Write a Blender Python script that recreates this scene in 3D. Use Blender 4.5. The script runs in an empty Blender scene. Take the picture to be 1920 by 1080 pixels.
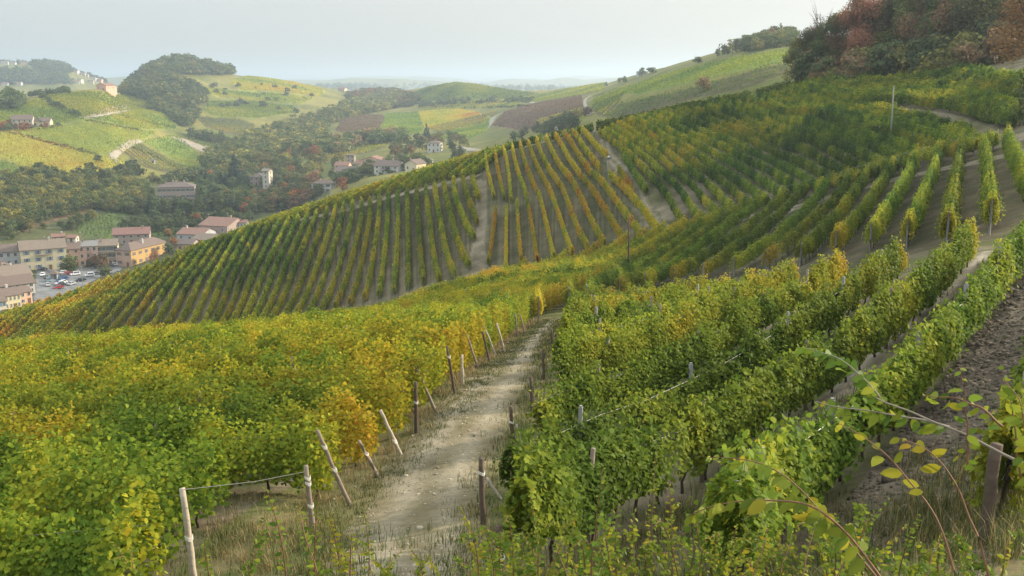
import bpy, math, random
import numpy as np
R_ = np.random.default_rng(7)
random.seed(7)
SC = bpy.context.scene
COL = SC.collection

# ---------------------------------------------------------------- camera, sky, sun, exposure
F, CX, CY, HOR = 1867.0, 960.0, 540.0, 150.0
PITCH = math.atan((CY - HOR) / F)
cam_d = bpy.data.cameras.new('camera')
cam_d.sensor_width = 36.0
cam_d.lens = 36.0 * F / 1920.0
cam_d.clip_start = 0.1
cam_d.clip_end = 60000
cam = bpy.data.objects.new('camera', cam_d)
COL.objects.link(cam)
cam.location = (0, 0, 0)
cam.rotation_euler = (math.pi / 2 - PITCH, 0, 0)
SC.camera = cam

SUN_EL, SUN_AZ = math.radians(20), math.radians(68)     # azimuth measured clockwise from the view direction
world = bpy.data.worlds.new('World')
SC.world = world
world.use_nodes = True
nt = world.node_tree
for n in list(nt.nodes):
    nt.nodes.remove(n)
w_out = nt.nodes.new('ShaderNodeOutputWorld')
w_bg = nt.nodes.new('ShaderNodeBackground')
w_sky = nt.nodes.new('ShaderNodeTexSky')
w_sky.sky_type = 'NISHITA'
w_sky.sun_disc = False
w_sky.sun_elevation = SUN_EL
w_sky.sun_rotation = SUN_AZ
w_sky.altitude = 300
w_sky.air_density = 1.0
w_sky.dust_density = 2.5
w_sky.ozone_density = 1.5
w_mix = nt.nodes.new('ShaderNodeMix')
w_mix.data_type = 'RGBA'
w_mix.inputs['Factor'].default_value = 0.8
# thin overcast, its unseen overhead part brightened to add fill light
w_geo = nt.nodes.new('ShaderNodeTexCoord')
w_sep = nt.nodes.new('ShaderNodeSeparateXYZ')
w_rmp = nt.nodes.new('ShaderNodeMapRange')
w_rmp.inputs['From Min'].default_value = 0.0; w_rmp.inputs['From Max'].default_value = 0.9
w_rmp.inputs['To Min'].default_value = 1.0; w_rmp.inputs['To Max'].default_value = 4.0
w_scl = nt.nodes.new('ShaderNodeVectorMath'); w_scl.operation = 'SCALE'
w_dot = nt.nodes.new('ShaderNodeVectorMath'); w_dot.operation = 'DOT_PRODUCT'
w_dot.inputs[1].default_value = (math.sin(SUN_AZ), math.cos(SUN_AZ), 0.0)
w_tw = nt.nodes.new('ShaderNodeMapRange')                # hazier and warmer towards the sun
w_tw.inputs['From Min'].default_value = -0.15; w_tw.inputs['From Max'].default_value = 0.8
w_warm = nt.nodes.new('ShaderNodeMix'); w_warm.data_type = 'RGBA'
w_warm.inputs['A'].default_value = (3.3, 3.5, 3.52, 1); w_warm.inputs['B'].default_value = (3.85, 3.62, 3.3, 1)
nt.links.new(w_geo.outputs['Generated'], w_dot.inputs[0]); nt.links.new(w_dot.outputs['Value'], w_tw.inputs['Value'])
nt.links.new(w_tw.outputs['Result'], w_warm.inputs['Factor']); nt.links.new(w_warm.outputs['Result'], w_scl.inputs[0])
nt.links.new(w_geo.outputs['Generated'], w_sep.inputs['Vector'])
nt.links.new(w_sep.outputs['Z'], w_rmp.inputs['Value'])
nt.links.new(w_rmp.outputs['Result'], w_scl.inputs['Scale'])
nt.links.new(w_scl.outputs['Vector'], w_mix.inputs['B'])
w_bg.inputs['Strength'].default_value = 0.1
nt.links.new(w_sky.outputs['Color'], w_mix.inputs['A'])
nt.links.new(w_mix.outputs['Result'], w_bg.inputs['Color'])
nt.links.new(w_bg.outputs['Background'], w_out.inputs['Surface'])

sun_d = bpy.data.lights.new('sun', 'SUN')
sun_d.energy = 4.6
sun_d.angle = math.radians(0.6)
sun_d.color = (1.0, 0.86, 0.66)
sun = bpy.data.objects.new('sun', sun_d)
COL.objects.link(sun)
_sd = (math.sin(SUN_AZ) * math.cos(SUN_EL), math.cos(SUN_AZ) * math.cos(SUN_EL), math.sin(SUN_EL))
sun.rotation_euler = (math.pi / 2 - SUN_EL, 0, math.pi - SUN_AZ)
SC.view_settings.view_transform = 'Standard'
SC.view_settings.look = 'None'
SC.view_settings.exposure = 0.8
SC.view_settings.gamma = 1.0
SC.cycles.use_denoising = True
SC.cycles.denoiser = 'OPENIMAGEDENOISE'
SC.cycles.denoising_input_passes = 'RGB_ALBEDO_NORMAL'
SC.cycles.denoising_prefilter = 'NONE'
SC.cycles.max_bounces = 6
SC.cycles.volume_bounces = 0
SC.cycles.transparent_max_bounces = 6

# ---------------------------------------------------------------- picture geometry helpers
def ray(px, py):
    """unit-free direction of the view ray through a pixel of the 1920 px photograph"""
    cx, cy = (px - CX) / F, -(py - CY) / F
    c, s = math.cos(PITCH), math.sin(PITCH)
    return cx, c + cy * s, cy * c - s

def slope(px, py):
    x, y, z = ray(px, py)
    return z / math.hypot(x, y)

def theta(px, py=400.0):
    x, y, z = ray(px, py)
    return math.atan2(x, y)

# ---------------------------------------------------------------- the land: radial profiles (distance, height) lofted round the viewpoint
ST = {
 -150: [(1,-1.7),(7,-5.0),(17,-10.2),(24,-12.1),(36,-14.8),(50,-17.8),(72,-22.5),(115,-38),(230,-63), None,(252,-60), (330,-92),(430,-94),(560,-86),(740,-72),(900,-45),(1080,-22),(1600,-70),(1900,-90),(2400,-50),(2900,60),(4500,-20),(7500,-60),(19000,-60)],
 0:    [(1,-1.7),(7,-4.9),(17,-9.9),(24,-11.6),(36,-14.1),(50,-16.9),(72,-21.5),(115,-37),(220,-60), None,(246,-56.5), (320,-90),(430,-94),(580,-84),(750,-72),(920,-42),(1080,-23),(1700,-80),(2000,-90),(2400,-50),(2900,46),(4500,-20),(7500,-60),(19000,-60)],
 110:  [(1,-1.7),(7,-4.9),(17,-9.7),(24,-11.3),(36,-13.7),(50,-16.5),(72,-21.1),(115,-36),(212,-57), None,(244,-52.3), (318,-86),(436,-94),(590,-84),(755,-71),(930,-41),(1120,-16),(1700,-80),(2000,-90),(2400,-50),(2900,40),(4500,-20),(7500,-60),(19000,-60)],
 200:  [(1,-1.7),(7,-4.8),(17,-9.5),(24,-11),(36,-13.3),(50,-16.1),(72,-20.7),(115,-35),(205,-54.5), None,(242,-48.2), (315,-82),(440,-93),(600,-83),(760,-70),(940,-40),(1150,-9.5),(1650,-80),(1900,-90),(2400,-70),(2950,-2),(4500,-40),(7500,-60),(19000,-60)],
 260:  [(1,-1.7),(7,-4.8),(17,-9.4),(24,-10.8),(36,-13.1),(50,-15.9),(72,-20.5),(115,-34.5),(202,-53), None,(245,-45.5), (320,-78),(446,-90),(620,-83),(790,-74),(980,-44),(1300,-22),(1460,-14),(1600,-12),(2500,-70),(3300,-40),(5000,-40),(8000,-60),(19000,-60)],
 350:  [(1,-1.7),(7,-4.8),(17,-9.2),(23,-10.5),(36,-12.8),(50,-15.5),(72,-20.2),(115,-33.6),(197,-51), None,(248,-41.8), (330,-74),(450,-86),(650,-82),(850,-77),(1130,-50),(1450,0),(1560,12),(1720,27),(2500,-60),(4000,-40),(5000,-40),(8000,-60),(19000,-60)],
 450:  [(1,-1.7),(7,-4.7),(17,-9.0),(23,-10.3),(36,-12.4),(50,-15.1),(72,-19.8),(115,-32),(193,-49), None,(254,-38), (340,-66),(460,-82),(700,-77),(900,-72),(1200,-52),(1500,-20),(1620,-4),(1750,10),(2500,-60),(4500,-40),(5500,-40),(8000,-60),(19000,-60)],
 560:  [(1,-1.7),(7,-4.7),(17,-8.8),(22,-10.1),(36,-12),(50,-14.6),(72,-19.3),(112,-29.5),(190,-46.6), None,(262,-33.4), (350,-60),(480,-74),(680,-72),(900,-68),(1250,-52),(1500,-28),(1620,-14),(1750,-4),(2600,-60),(5000,-40),(6000,-40),(8500,-50),(19000,-50)],
 700:  [(1,-1.7),(7,-4.6),(17,-8.6),(22,-10),(35,-11.4),(48,-13.8),(70,-18.4),(110,-27.2),(185,-42.8), None,(268,-27.6), (350,-52),(480,-51),(640,-58),(850,-58),(1150,-50),(1450,-42),(1700,-35),(2000,-25),(2800,-70),(5500,-40),(6500,-40),(8500,-40),(19000,-40)],
 870:  [(1,-1.7),(7,-4.5),(17,-8.5),(23,-9.8),(34,-10.9),(46,-13.2),(70,-17.9),(114,-24.5),(167,-33), None,(262,-19.6), (350,-42),(450,-45),(620,-48),(850,-50),(1150,-45),(1350,-35),(1440,-17),(1560,-5),(2600,-60),(5500,-40),(6500,-30),(8500,-30),(19000,-30)],
 980:  [(1,-1.7),(7,-4.5),(17,-8.4),(23,-9.8),(34,-10.9),(46,-12.9),(70,-17.4),(120,-24.2),(162,-30.2), None,(255,-15.6), (340,-36),(430,-40),(600,-39),(800,-38),(1050,-30),(1300,-26),(1420,-22),(1550,-17),(2600,-70),(5500,-40),(6500,-20),(8500,-20),(19000,-20)],
 1110: [(1,-1.7),(7,-4.4),(16.5,-8.3),(24,-9.7),(35,-10.9),(48,-12.7),(70,-16.7),(110,-22),(152,-26), None,(248,-11.2), (330,-26),(420,-24),(540,-20),(660,-16.5),(850,-15),(1000,-12),(1150,-9),(1300,-7),(2600,-70),(5500,-40),(6500,-20),(8500,-20),(19000,-20)],
 1250: [(1,-1.7),(7,-4.3),(16,-8),(24,-9.6),(35,-10.8),(48,-12.4),(70,-16.2),(100,-20.3),(138,-21.4), None,(245,-7.0), (310,-15),(370,-12),(450,-6),(560,0),(680,5),(780,9),(850,11),(930,13),(1800,-60),(5500,-40),(6500,-20),(8500,-20),(19000,-20)],
 1450: [(1,-1.7),(7,-4.2),(16,-7.9),(24,-9.2),(35,-9.9),(48,-11.2),(68,-14),(95,-17.2),(140,-16.2), None,(245,-1.8), (290,-7),(330,-3),(400,5),(480,13),(560,18),(620,22),(680,25),(740,28),(1500,-30),(5500,-40),(6500,-20),(8500,-20),(19000,-20)],
 1520: [(1,-1.7),(7,-4.1),(15.8,-7.8),(24,-9),(35,-9.6),(48,-10.7),(67,-13),(93,-15.2),(132,-14.6), None,(222,0), (260,0.5),(300,-1),(400,4),(500,14),(580,20),(640,24),(700,27),(760,30),(1500,-20),(5500,-40),(6500,-20),(8500,-20),(19000,-20)],
 1650: [(1,-1.7),(7,-4.0),(15.5,-7.6),(24,-8.6),(35,-9),(48,-9.7),(66,-11.3),(90,-11.6),(118,-11.3), (166,-4.2),(206,0.3), (240,2),(300,6),(400,14),(500,25),(600,30),(660,32),(720,34),(780,36),(1500,0),(5500,-40),(6500,-20),(8500,-20),(19000,-20)],
 1800: [(1,-1.7),(7,-3.9),(15,-7.3),(22,-8.1),(33,-8.4),(46,-8.5),(62,-9.4),(85,-9.1),(112,-8.6), (150,-3.8),(192,2.6), (230,6),(310,20),(400,28),(500,34),(600,36),(660,38),(720,38),(780,38),(1500,0),(5500,-40),(6500,-20),(8500,-20),(19000,-20)],
 1920: [(1,-1.7),(7,-3.8),(15,-7.1),(22,-7.8),(33,-7.9),(44,-7.8),(58,-8.5),(80,-7.6),(105,-6.4), (126,-4.6),(154,0.6), (225,9),(315,34),(400,40),(500,42),(600,42),(660,42),(720,42),(780,42),(1500,0),(5500,-40),(6500,-20),(8500,-20),(19000,-20)],
 2070: [(1,-1.7),(7,-3.7),(15,-6.9),(22,-7.4),(33,-7.2),(44,-6.8),(58,-7),(80,-5.6),(98,-3.8), (118,-0.5),(150,4), (220,16),(310,44),(400,50),(500,50),(600,50),(660,50),(720,50),(780,50),(1500,0),(5500,-40),(6500,-20),(8500,-20),(19000,-20)],
}

def pchip(x, y, xq):
    x = np.asarray(x, float); y = np.asarray(y, float)
    h = np.diff(x); d = np.diff(y) / h
    m = np.zeros_like(y)
    m[0], m[-1] = d[0], d[-1]
    same = d[:-1] * d[1:] > 0
    w1 = 2 * h[1:] + h[:-1]; w2 = h[1:] + 2 * h[:-1]
    with np.errstate(divide='ignore', invalid='ignore'):
        hm = (w1 + w2) / (w1 / d[:-1] + w2 / d[1:])
    m[1:-1] = np.where(same, hm, 0)
    i = np.clip(np.searchsorted(x, xq) - 1, 0, len(x) - 2)
    t = np.clip((xq - x[i]) / h[i], 0, 1)
    h00 = 2*t**3 - 3*t**2 + 1; h10 = t**3 - 2*t**2 + t; h01 = -2*t**3 + 3*t**2; h11 = t**3 - t**2
    return h00*y[i] + h10*h[i]*m[i] + h01*y[i+1] + h11*h[i]*m[i+1]

def vnoise(x, y, seed=0):
    """smooth value noise in [-1, 1]"""
    xi, yi = np.floor(x).astype(np.int64), np.floor(y).astype(np.int64)
    u, v = x - xi, y - yi
    u = u*u*(3-2*u); v = v*v*(3-2*v)
    def hsh(a, b):
        n = (a * 374761393 + b * 668265263 + seed * 974711) & 0x7fffffff
        n = ((n ^ (n >> 13)) * 1274126177) & 0x7fffffff
        return ((n ^ (n >> 16)) & 0xffff) / 32767.5 - 1
    return (hsh(xi, yi)*(1-u) + hsh(xi+1, yi)*u)*(1-v) + (hsh(xi, yi+1)*(1-u) + hsh(xi+1, yi+1)*u)*v

def fbm(x, y, o=4, seed=0):
    s, a, t = 0, 1.0, 0
    for k in range(o):
        s = s + a * vnoise(x * 2**k, y * 2**k, seed + k); t += a; a *= 0.5
    return s / t

_px = sorted(ST)
for p in _px:
    k = ST[p]
    if k[9] is None:                                     # convex middle of the facing slope
        (r0, z0), (r1, z1) = k[8], k[10]
        k[9] = ((r0 + r1) / 2, (z0 + z1) / 2 + (1.6 if p < 1300 else 0.8))
    if p < 1500:                                         # vines stand on the crest: the soil lies a canopy's height lower
        k[10] = (k[10][0], k[10][1] - (1.9 if 0 <= p <= 900 else 1.4)); k[9] = (k[9][0], k[9][1] - 0.8)
    ca = math.cos(theta(p))                              # sightings off the centre line are farther along the ground
    ST[p] = [(r, z * (ca if i > 1 else 1)) for i, (r, z) in enumerate(k)]
_th = np.array([theta(p) for p in _px])
_NK = len(ST[0])
dense = np.radians(np.arange(-34, 34.001, 0.09))
side = np.radians(np.arange(36, 180.001, 3.0))
TH = np.concatenate([-side[::-1], dense, side])
RR = np.exp(np.linspace(math.log(0.8), math.log(19000), 860))
thc = np.clip(TH, _th[0], _th[-1])
back = np.clip((np.abs(TH) - math.radians(70)) / math.radians(110), 0, 1) * 0.5
KR = np.zeros((_NK, len(TH))); KZ = np.zeros((_NK, len(TH)))
for k in range(_NK):
    rk = np.array([ST[p][k][0] for p in _px], float); zk = np.array([ST[p][k][1] for p in _px], float)
    a, b = pchip(_th, rk, thc), pchip(_th, zk, thc)
    other_r = np.where(TH < 0, rk[-1], rk[0]); other_z = np.where(TH < 0, zk[-1], zk[0])
    KR[k] = a * (1 - back) + other_r * back
    KZ[k] = b * (1 - back) + other_z * back
GZ = np.zeros((len(TH), len(RR)))
for j in range(len(TH)):
    GZ[j] = pchip(KR[:, j], KZ[:, j], RR)
GX = np.sin(TH)[:, None] * RR[None, :]
GY = np.cos(TH)[:, None] * RR[None, :]
# uneven ground: small lumps near, broad rolls far away
GZ += 0.10 * fbm(GX / 2.3, GY / 2.3, 3, 11) * np.clip(RR / 20, 0, 1)[None, :] * np.clip(1.4 - RR / 300, 0, 1)[None, :]
GZ += (np.clip((RR - 300) / 500, 0, 1) * 3.0)[None, :] * fbm(GX / 70, GY / 70, 4, 5)
GZ += (np.clip((RR - 3300) / 1500, 0, 1))[None, :] * (150 * np.abs(fbm(GX / 1500, GY / 2600, 4, 21)) ** 0.7 - 38 + (RR[None, :] - 4000) * .002)
_lr0, _lrs = math.log(RR[0]), (math.log(RR[-1]) - math.log(RR[0])) / (len(RR) - 1)

def ground(x, y):
    x = np.asarray(x, float); y = np.asarray(y, float)
    t = np.arctan2(x, y); r = np.maximum(np.hypot(x, y), 0.81)
    fi = np.interp(t, TH, np.arange(len(TH))); fj = np.clip((np.log(r) - _lr0) / _lrs, 0, len(RR) - 1.001)
    i = np.clip(fi.astype(int), 0, len(TH) - 2); j = fj.astype(int)
    u, v = fi - i, fj - j
    return (GZ[i, j]*(1-u) + GZ[i+1, j]*u)*(1-v) + (GZ[i, j+1]*(1-u) + GZ[i+1, j+1]*u)*v

def hit(px, py, rmin=2.0, lift=0.0, rmax=18000.0):
    """the ground point seen through a pixel, looking no nearer than rmin"""
    x, y, z = ray(px, py)
    q = math.hypot(x, y)
    r = np.exp(np.linspace(math.log(rmin), math.log(rmax), 6000))
    gz = ground(x / q * r, y / q * r) + lift
    below = gz >= z / q * r
    k = int(np.argmax(below)) if below.any() else len(r) - 1
    if not below.any():
        k = int(np.argmin(z / q * r - gz))
    rr = r[k]
    return np.array([x / q * rr, y / q * rr])

def hits(pts, rmin=2.0, lift=0.0, rmax=18000.0):
    return np.array([hit(a, b, rmin, lift, rmax) for a, b in pts])

def ppx(p):                                              # world point -> photograph pixel
    x, y, z = p
    c, s = math.cos(PITCH), math.sin(PITCH)
    d = y * c - z * s; u = y * s + z * c
    return CX + F * x / d, CY - F * u / d
# ---------------------------------------------------------------- mesh and material helpers
def link(name, me, parent=None, mat=None):
    o = bpy.data.objects.new(name, me)
    COL.objects.link(o)
    if parent is not None:
        o.parent = parent
    if mat is not None and me is not None and not me.materials:
        me.materials.append(mat)
    return o

def np_mesh(name, co, loops, starts, totals, colors=None, smooth=False, mat_idx=None):
    me = bpy.data.meshes.new(name)
    co = np.ascontiguousarray(co, dtype=np.float32)
    me.vertices.add(len(co)); me.vertices.foreach_set('co', co.ravel())
    me.loops.add(len(loops)); me.loops.foreach_set('vertex_index', np.asarray(loops, dtype=np.int32))
    me.polygons.add(len(starts))
    me.polygons.foreach_set('loop_start', np.asarray(starts, dtype=np.int32))
    if smooth:
        me.polygons.foreach_set('use_smooth', np.ones(len(starts), dtype=bool))
    if mat_idx is not None:
        me.polygons.foreach_set('material_index', np.asarray(mat_idx, dtype=np.int32))
    me.update(calc_edges=True)
    if colors is not None:
        at = me.color_attributes.new('tint', 'FLOAT_COLOR', 'POINT')
        c = np.ones((len(co), 4), dtype=np.float32); c[:, :3] = colors
        at.data.foreach_set('color', c.ravel())
    return me

def quads_mesh(name, co, quads, colors=None, smooth=False, mat_idx=None):
    q = np.asarray(quads, dtype=np.int32)
    n, k = q.shape
    return np_mesh(name, co, q.ravel(), np.arange(n) * k, np.full(n, k), colors, smooth, mat_idx)

class MB:
    """collects boxes, prisms and tubes into one mesh"""
    def __init__(s):
        s.v, s.f = [], []
    def add(s, vs, fs):
        b = len(s.v); s.v += [tuple(map(float, p)) for p in vs]; s.f += [tuple(i + b for i in f) for f in fs]
        return s
    def box(s, x0, x1, y0, y1, z0, z1):
        return s.add([(x0,y0,z0),(x1,y0,z0),(x1,y1,z0),(x0,y1,z0),(x0,y0,z1),(x1,y0,z1),(x1,y1,z1),(x0,y1,z1)],
                     [(0,3,2,1),(4,5,6,7),(0,1,5,4),(1,2,6,5),(2,3,7,6),(3,0,4,7)])
    def tube(s, pts, rads, n=6, cap=True):
        pts = [np.array(p, float) for p in pts]
        if not hasattr(rads, '__len__'):
            rads = [rads] * len(pts)
        rings = []
        for i, p in enumerate(pts):
            d = pts[min(i + 1, len(pts) - 1)] - pts[max(i - 1, 0)]
            d /= max(np.linalg.norm(d), 1e-9)
            a = np.cross(d, (0.31, 0.95, 0.05) if abs(d[2]) > 0.9 else (0, 0, 1)); a /= np.linalg.norm(a)
            b = np.cross(d, a)
            rings.append([p + rads[i] * (math.cos(t) * a + math.sin(t) * b) for t in [2 * math.pi * k / n for k in range(n)]])
        vs = [v for r in rings for v in r]
        fs = [(i*n + k, i*n + (k+1) % n, (i+1)*n + (k+1) % n, (i+1)*n + k) for i in range(len(pts)-1) for k in range(n)]
        if cap:
            fs += [tuple(range(n))[::-1], tuple((len(pts)-1)*n + k for k in range(n))]
        return s.add(vs, fs)
    def mesh(s, name, smooth=False):
        me = bpy.data.meshes.new(name)
        me.from_pydata(s.v, [], s.f); me.update()
        if smooth:
            for p in me.polygons: p.use_smooth = True
        return me
    def build(s, name, mat, parent=None, smooth=False):
        return link(name, s.mesh(name, smooth), parent, mat)

def empty(name, loc=(0, 0, 0), rz=0.0):
    o = bpy.data.objects.new(name, None)
    o.empty_display_size = 0.3
    COL.objects.link(o)
    o.location = loc; o.rotation_euler = (0, 0, rz)
    return o

def tag(o, label=None, cat=None, group=None, kind=None):
    if label: o['label'] = label
    if cat: o['category'] = cat
    if group: o['group'] = group
    if kind: o['kind'] = kind
    return o

def copy_tree(o, parent=None):
    c = o.copy(); COL.objects.link(c); c.parent = parent
    for ch in [x for x in o.children]:
        copy_tree(ch, c)
    return c

ORD = 'first second third fourth fifth sixth seventh eighth ninth tenth eleventh twelfth thirteenth fourteenth fifteenth sixteenth seventeenth eighteenth nineteenth twentieth'.split()
def ordinal(n):                                          # 1-based
    if n <= 20: return ORD[n - 1]
    tens = {2: 'twenty', 3: 'thirty', 4: 'forty', 5: 'fifty', 6: 'sixty', 7: 'seventy', 8: 'eighty'}[n // 10]
    return {2: 'twentieth', 3: 'thirtieth', 4: 'fortieth', 5: 'fiftieth', 6: 'sixtieth', 7: 'seventieth', 8: 'eightieth'}[n // 10] if n % 10 == 0 else f'{tens}-{ORD[n % 10 - 1]}'

def new_mat(name):
    m = bpy.data.materials.new(name); m.use_nodes = True
    t = m.node_tree
    b = t.nodes['Principled BSDF']
    return m, t, b

def simple_mat(name, col, rough=0.85, var=0.25, scale=3.0, metallic=0.0, bump=0.0, spec=0.3):
    """plain surface with a little procedural variation"""
    m, t, b = new_mat(name)
    tc = t.nodes.new('ShaderNodeTexCoord')
    no = t.nodes.new('ShaderNodeTexNoise'); no.inputs['Scale'].default_value = scale; no.inputs['Detail'].default_value = 5
    rm = t.nodes.new('ShaderNodeMix'); rm.data_type = 'RGBA'
    rm.inputs['A'].default_value = tuple(c * (1 - var) for c in col) + (1,)
    rm.inputs['B'].default_value = tuple(min(1, c * (1 + var)) for c in col) + (1,)
    t.links.new(tc.outputs['Object'], no.inputs['Vector'])
    t.links.new(no.outputs['Fac'], rm.inputs['Factor'])
    t.links.new(rm.outputs['Result'], b.inputs['Base Color'])
    b.inputs['Roughness'].default_value = rough
    b.inputs['Metallic'].default_value = metallic
    b.inputs['Specular IOR Level'].default_value = spec
    if bump:
        bp = t.nodes.new('ShaderNodeBump'); bp.inputs['Strength'].default_value = bump; bp.inputs['Distance'].default_value = 0.05
        t.links.new(no.outputs['Fac'], bp.inputs['Height']); t.links.new(bp.outputs['Normal'], b.inputs['Normal'])
    return m

def leaf_mat(name, trans=0.35, spec=0.35, rough=0.5):
    """leaves take their own colour from the mesh; light comes through them"""
    m, t, b = new_mat(name)
    at = t.nodes.new('ShaderNodeVertexColor'); at.layer_name = 'tint'
    oi = t.nodes.new('ShaderNodeObjectInfo')
    hs = t.nodes.new('ShaderNodeHueSaturation')
    mr = t.nodes.new('ShaderNodeMapRange'); mr.inputs['To Min'].default_value = 0.485; mr.inputs['To Max'].default_value = 0.512
    mv = t.nodes.new('ShaderNodeMapRange'); mv.inputs['To Min'].default_value = 0.85; mv.inputs['To Max'].default_value = 1.12
    t.links.new(oi.outputs['Random'], mr.inputs['Value']); t.links.new(oi.outputs['Random'], mv.inputs['Value'])
    t.links.new(mr.outputs['Result'], hs.inputs['Hue']); t.links.new(mv.outputs['Result'], hs.inputs['Value'])
    t.links.new(at.outputs['Color'], hs.inputs['Color'])
    t.links.new(hs.outputs['Color'], b.inputs['Base Color'])
    b.inputs['Roughness'].default_value = rough
    b.inputs['Specular IOR Level'].default_value = spec
    tr = t.nodes.new('ShaderNodeBsdfTranslucent')
    t.links.new(hs.outputs['Color'], tr.inputs['Color'])
    mx = t.nodes.new('ShaderNodeMixShader'); mx.inputs['Fac'].default_value = trans
    out = t.nodes['Material Output']
    t.links.new(b.outputs['BSDF'], mx.inputs[1]); t.links.new(tr.outputs['BSDF'], mx.inputs[2])
    t.links.new(mx.outputs['Shader'], out.inputs['Surface'])
    return m

M = {}
M['vine'] = leaf_mat('vine_leaf', 0.45, 0.06, 0.6)
M['crown'] = leaf_mat('tree_leaf', 0.38, 0.15, 0.7)
M['shoot'] = leaf_mat('elm_leaf', 0.45, 0.1, 0.5)
M['grass'] = leaf_mat('grass_blade', 0.25, 0.2, 0.6)
M['wood'] = simple_mat('weathered_wood', (0.21, 0.17, 0.13), 0.85, 0.45, 9.0, bump=0.4)
M['wood_dark'] = simple_mat('dark_wood', (0.085, 0.062, 0.046), 0.9, 0.45, 9.0, bump=0.4)
M['wood_pale'] = simple_mat('pale_wood', (0.38, 0.33, 0.26), 0.85, 0.35, 9.0, bump=0.4)
M['bark'] = simple_mat('vine_bark', (0.07, 0.052, 0.038), 0.95, 0.4, 12.0)
M['concrete'] = simple_mat('concrete_post', (0.25, 0.25, 0.24), 0.8, 0.2, 4.0)
M['steel'] = simple_mat('galvanised_steel', (0.42, 0.44, 0.45), 0.5, 0.15, 4.0, metallic=0.5)
M['wire'] = simple_mat('wire', (0.22, 0.22, 0.21), 0.45, 0.1, 4.0, metallic=0.6)
M['twine'] = simple_mat('twine', (0.6, 0.58, 0.52), 0.8, 0.1, 4.0)

# leaf outlines in their own plane (unit length), tip along +v
LEAF5 = np.array([(0, -.5, 0), (.48, -.22, .10), (.42, .30, .06), (0, .55, -.06), (-.42, .30, .06), (-.48, -.22, .10)])
LEAF4 = np.array([(0, -.5, 0), (.48, .02, .12), (0, .55, 0), (-.48, .02, .12)])
_la = np.radians([-90, -62, -48, -20, 2, 22, 48, 68, 90])
_lr = np.array([.30, .50, .38, .56, .40, .54, .42, .46, .62])
_half = np.stack([np.cos(_la) * _lr * .95, np.sin(_la) * _lr, .16 * np.abs(np.cos(_la)) * _lr], 1)
LOBED = np.concatenate([_half, (_half * np.array([-1, 1, 1]))[-2:0:-1]])
ELM = np.array([(0, -.5, 0), (.21, -.28, .09), (.27, .02, .12), (.17, .34, .07), (0, .55, -.06), (-.17, .34, .07), (-.27, .02, .12), (-.21, -.28, .09)])

def unit(v):
    return v / np.maximum(np.linalg.norm(v, axis=-1, keepdims=True), 1e-9)

def leaves(pos, nrm, size, col, shape=LEAF4, tip=None, rng=R_):
    """leaf polygons at pos facing nrm; returns co, faces, colours"""
    n = len(pos); k = len(shape)
    nrm = unit(nrm)
    a = rng.normal(size=(n, 3)) if tip is None else tip
    v = unit(a - nrm * np.sum(a * nrm, axis=1, keepdims=True))
    u = np.cross(v, nrm)
    s = np.broadcast_to(np.asarray(size, float), (n,))[:, None, None]
    co = pos[:, None, :] + s * (shape[None, :, 0:1] * u[:, None, :] + shape[None, :, 1:2] * v[:, None, :] + shape[None, :, 2:3] * nrm[:, None, :])
    idx = np.arange(n * k).reshape(n, k)
    return co.reshape(-1, 3), idx, np.repeat(col, k, axis=0)

PAL = np.array([(.040,.080,.018), (.075,.130,.020), (.135,.205,.026), (.255,.295,.030), (.41,.365,.032), (.50,.34,.032), (.42,.19,.035), (.26,.095,.045)])
def pal(h):
    """0 dark green .. 0.55 yellow .. 0.8 orange .. 1 rust"""
    x = np.clip(h, 0, 1) * (len(PAL) - 1)
    i = np.minimum(x.astype(int), len(PAL) - 2); f = (x - i)[:, None]
    return PAL[i] * (1 - f) + PAL[i + 1] * f
# ---------------------------------------------------------------- where things run on the land (pixel sightings turned into ground points)
def resample(P, step):
    P = np.asarray(P, float)
    d = np.r_[0, np.cumsum(np.linalg.norm(np.diff(P, axis=0), axis=1))]
    n = max(2, int(round(d[-1] / step)) + 1)
    s = np.linspace(0, d[-1], n)
    return np.stack([np.interp(s, d, P[:, 0]), np.interp(s, d, P[:, 1])], 1)

def smooth_line(P, step=1.0):
    """a smooth curve through sparse ground points"""
    P = np.asarray(P, float)
    d = np.r_[0, np.cumsum(np.linalg.norm(np.diff(P, axis=0), axis=1))]
    n = max(3, int(d[-1] / step) + 1)
    s = np.linspace(0, d[-1], n)
    if len(P) == 2:
        return np.stack([np.interp(s, d, P[:, 0]), np.interp(s, d, P[:, 1])], 1)
    if len(P) == 3:                                      # parabola
        out = []
        for c in (0, 1):
            co = np.polyfit(d, P[:, c], 2); out.append(np.polyval(co, s))
        return np.stack(out, 1)
    m = np.zeros_like(P)                                 # Catmull-Rom style tangents
    m[1:-1] = (P[2:] - P[:-2]) / (d[2:] - d[:-2])[:, None]
    m[0] = (P[1] - P[0]) / (d[1] - d[0]); m[-1] = (P[-1] - P[-2]) / (d[-1] - d[-2])
    i = np.clip(np.searchsorted(d, s) - 1, 0, len(d) - 2)
    h = (d[i + 1] - d[i])[:, None]; t = ((s - d[i])[:, None]) / h
    return (2*t**3-3*t**2+1)*P[i] + (t**3-2*t**2+t)*h*m[i] + (-2*t**3+3*t**2)*P[i+1] + (t**3-t**2)*h*m[i+1]

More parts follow.
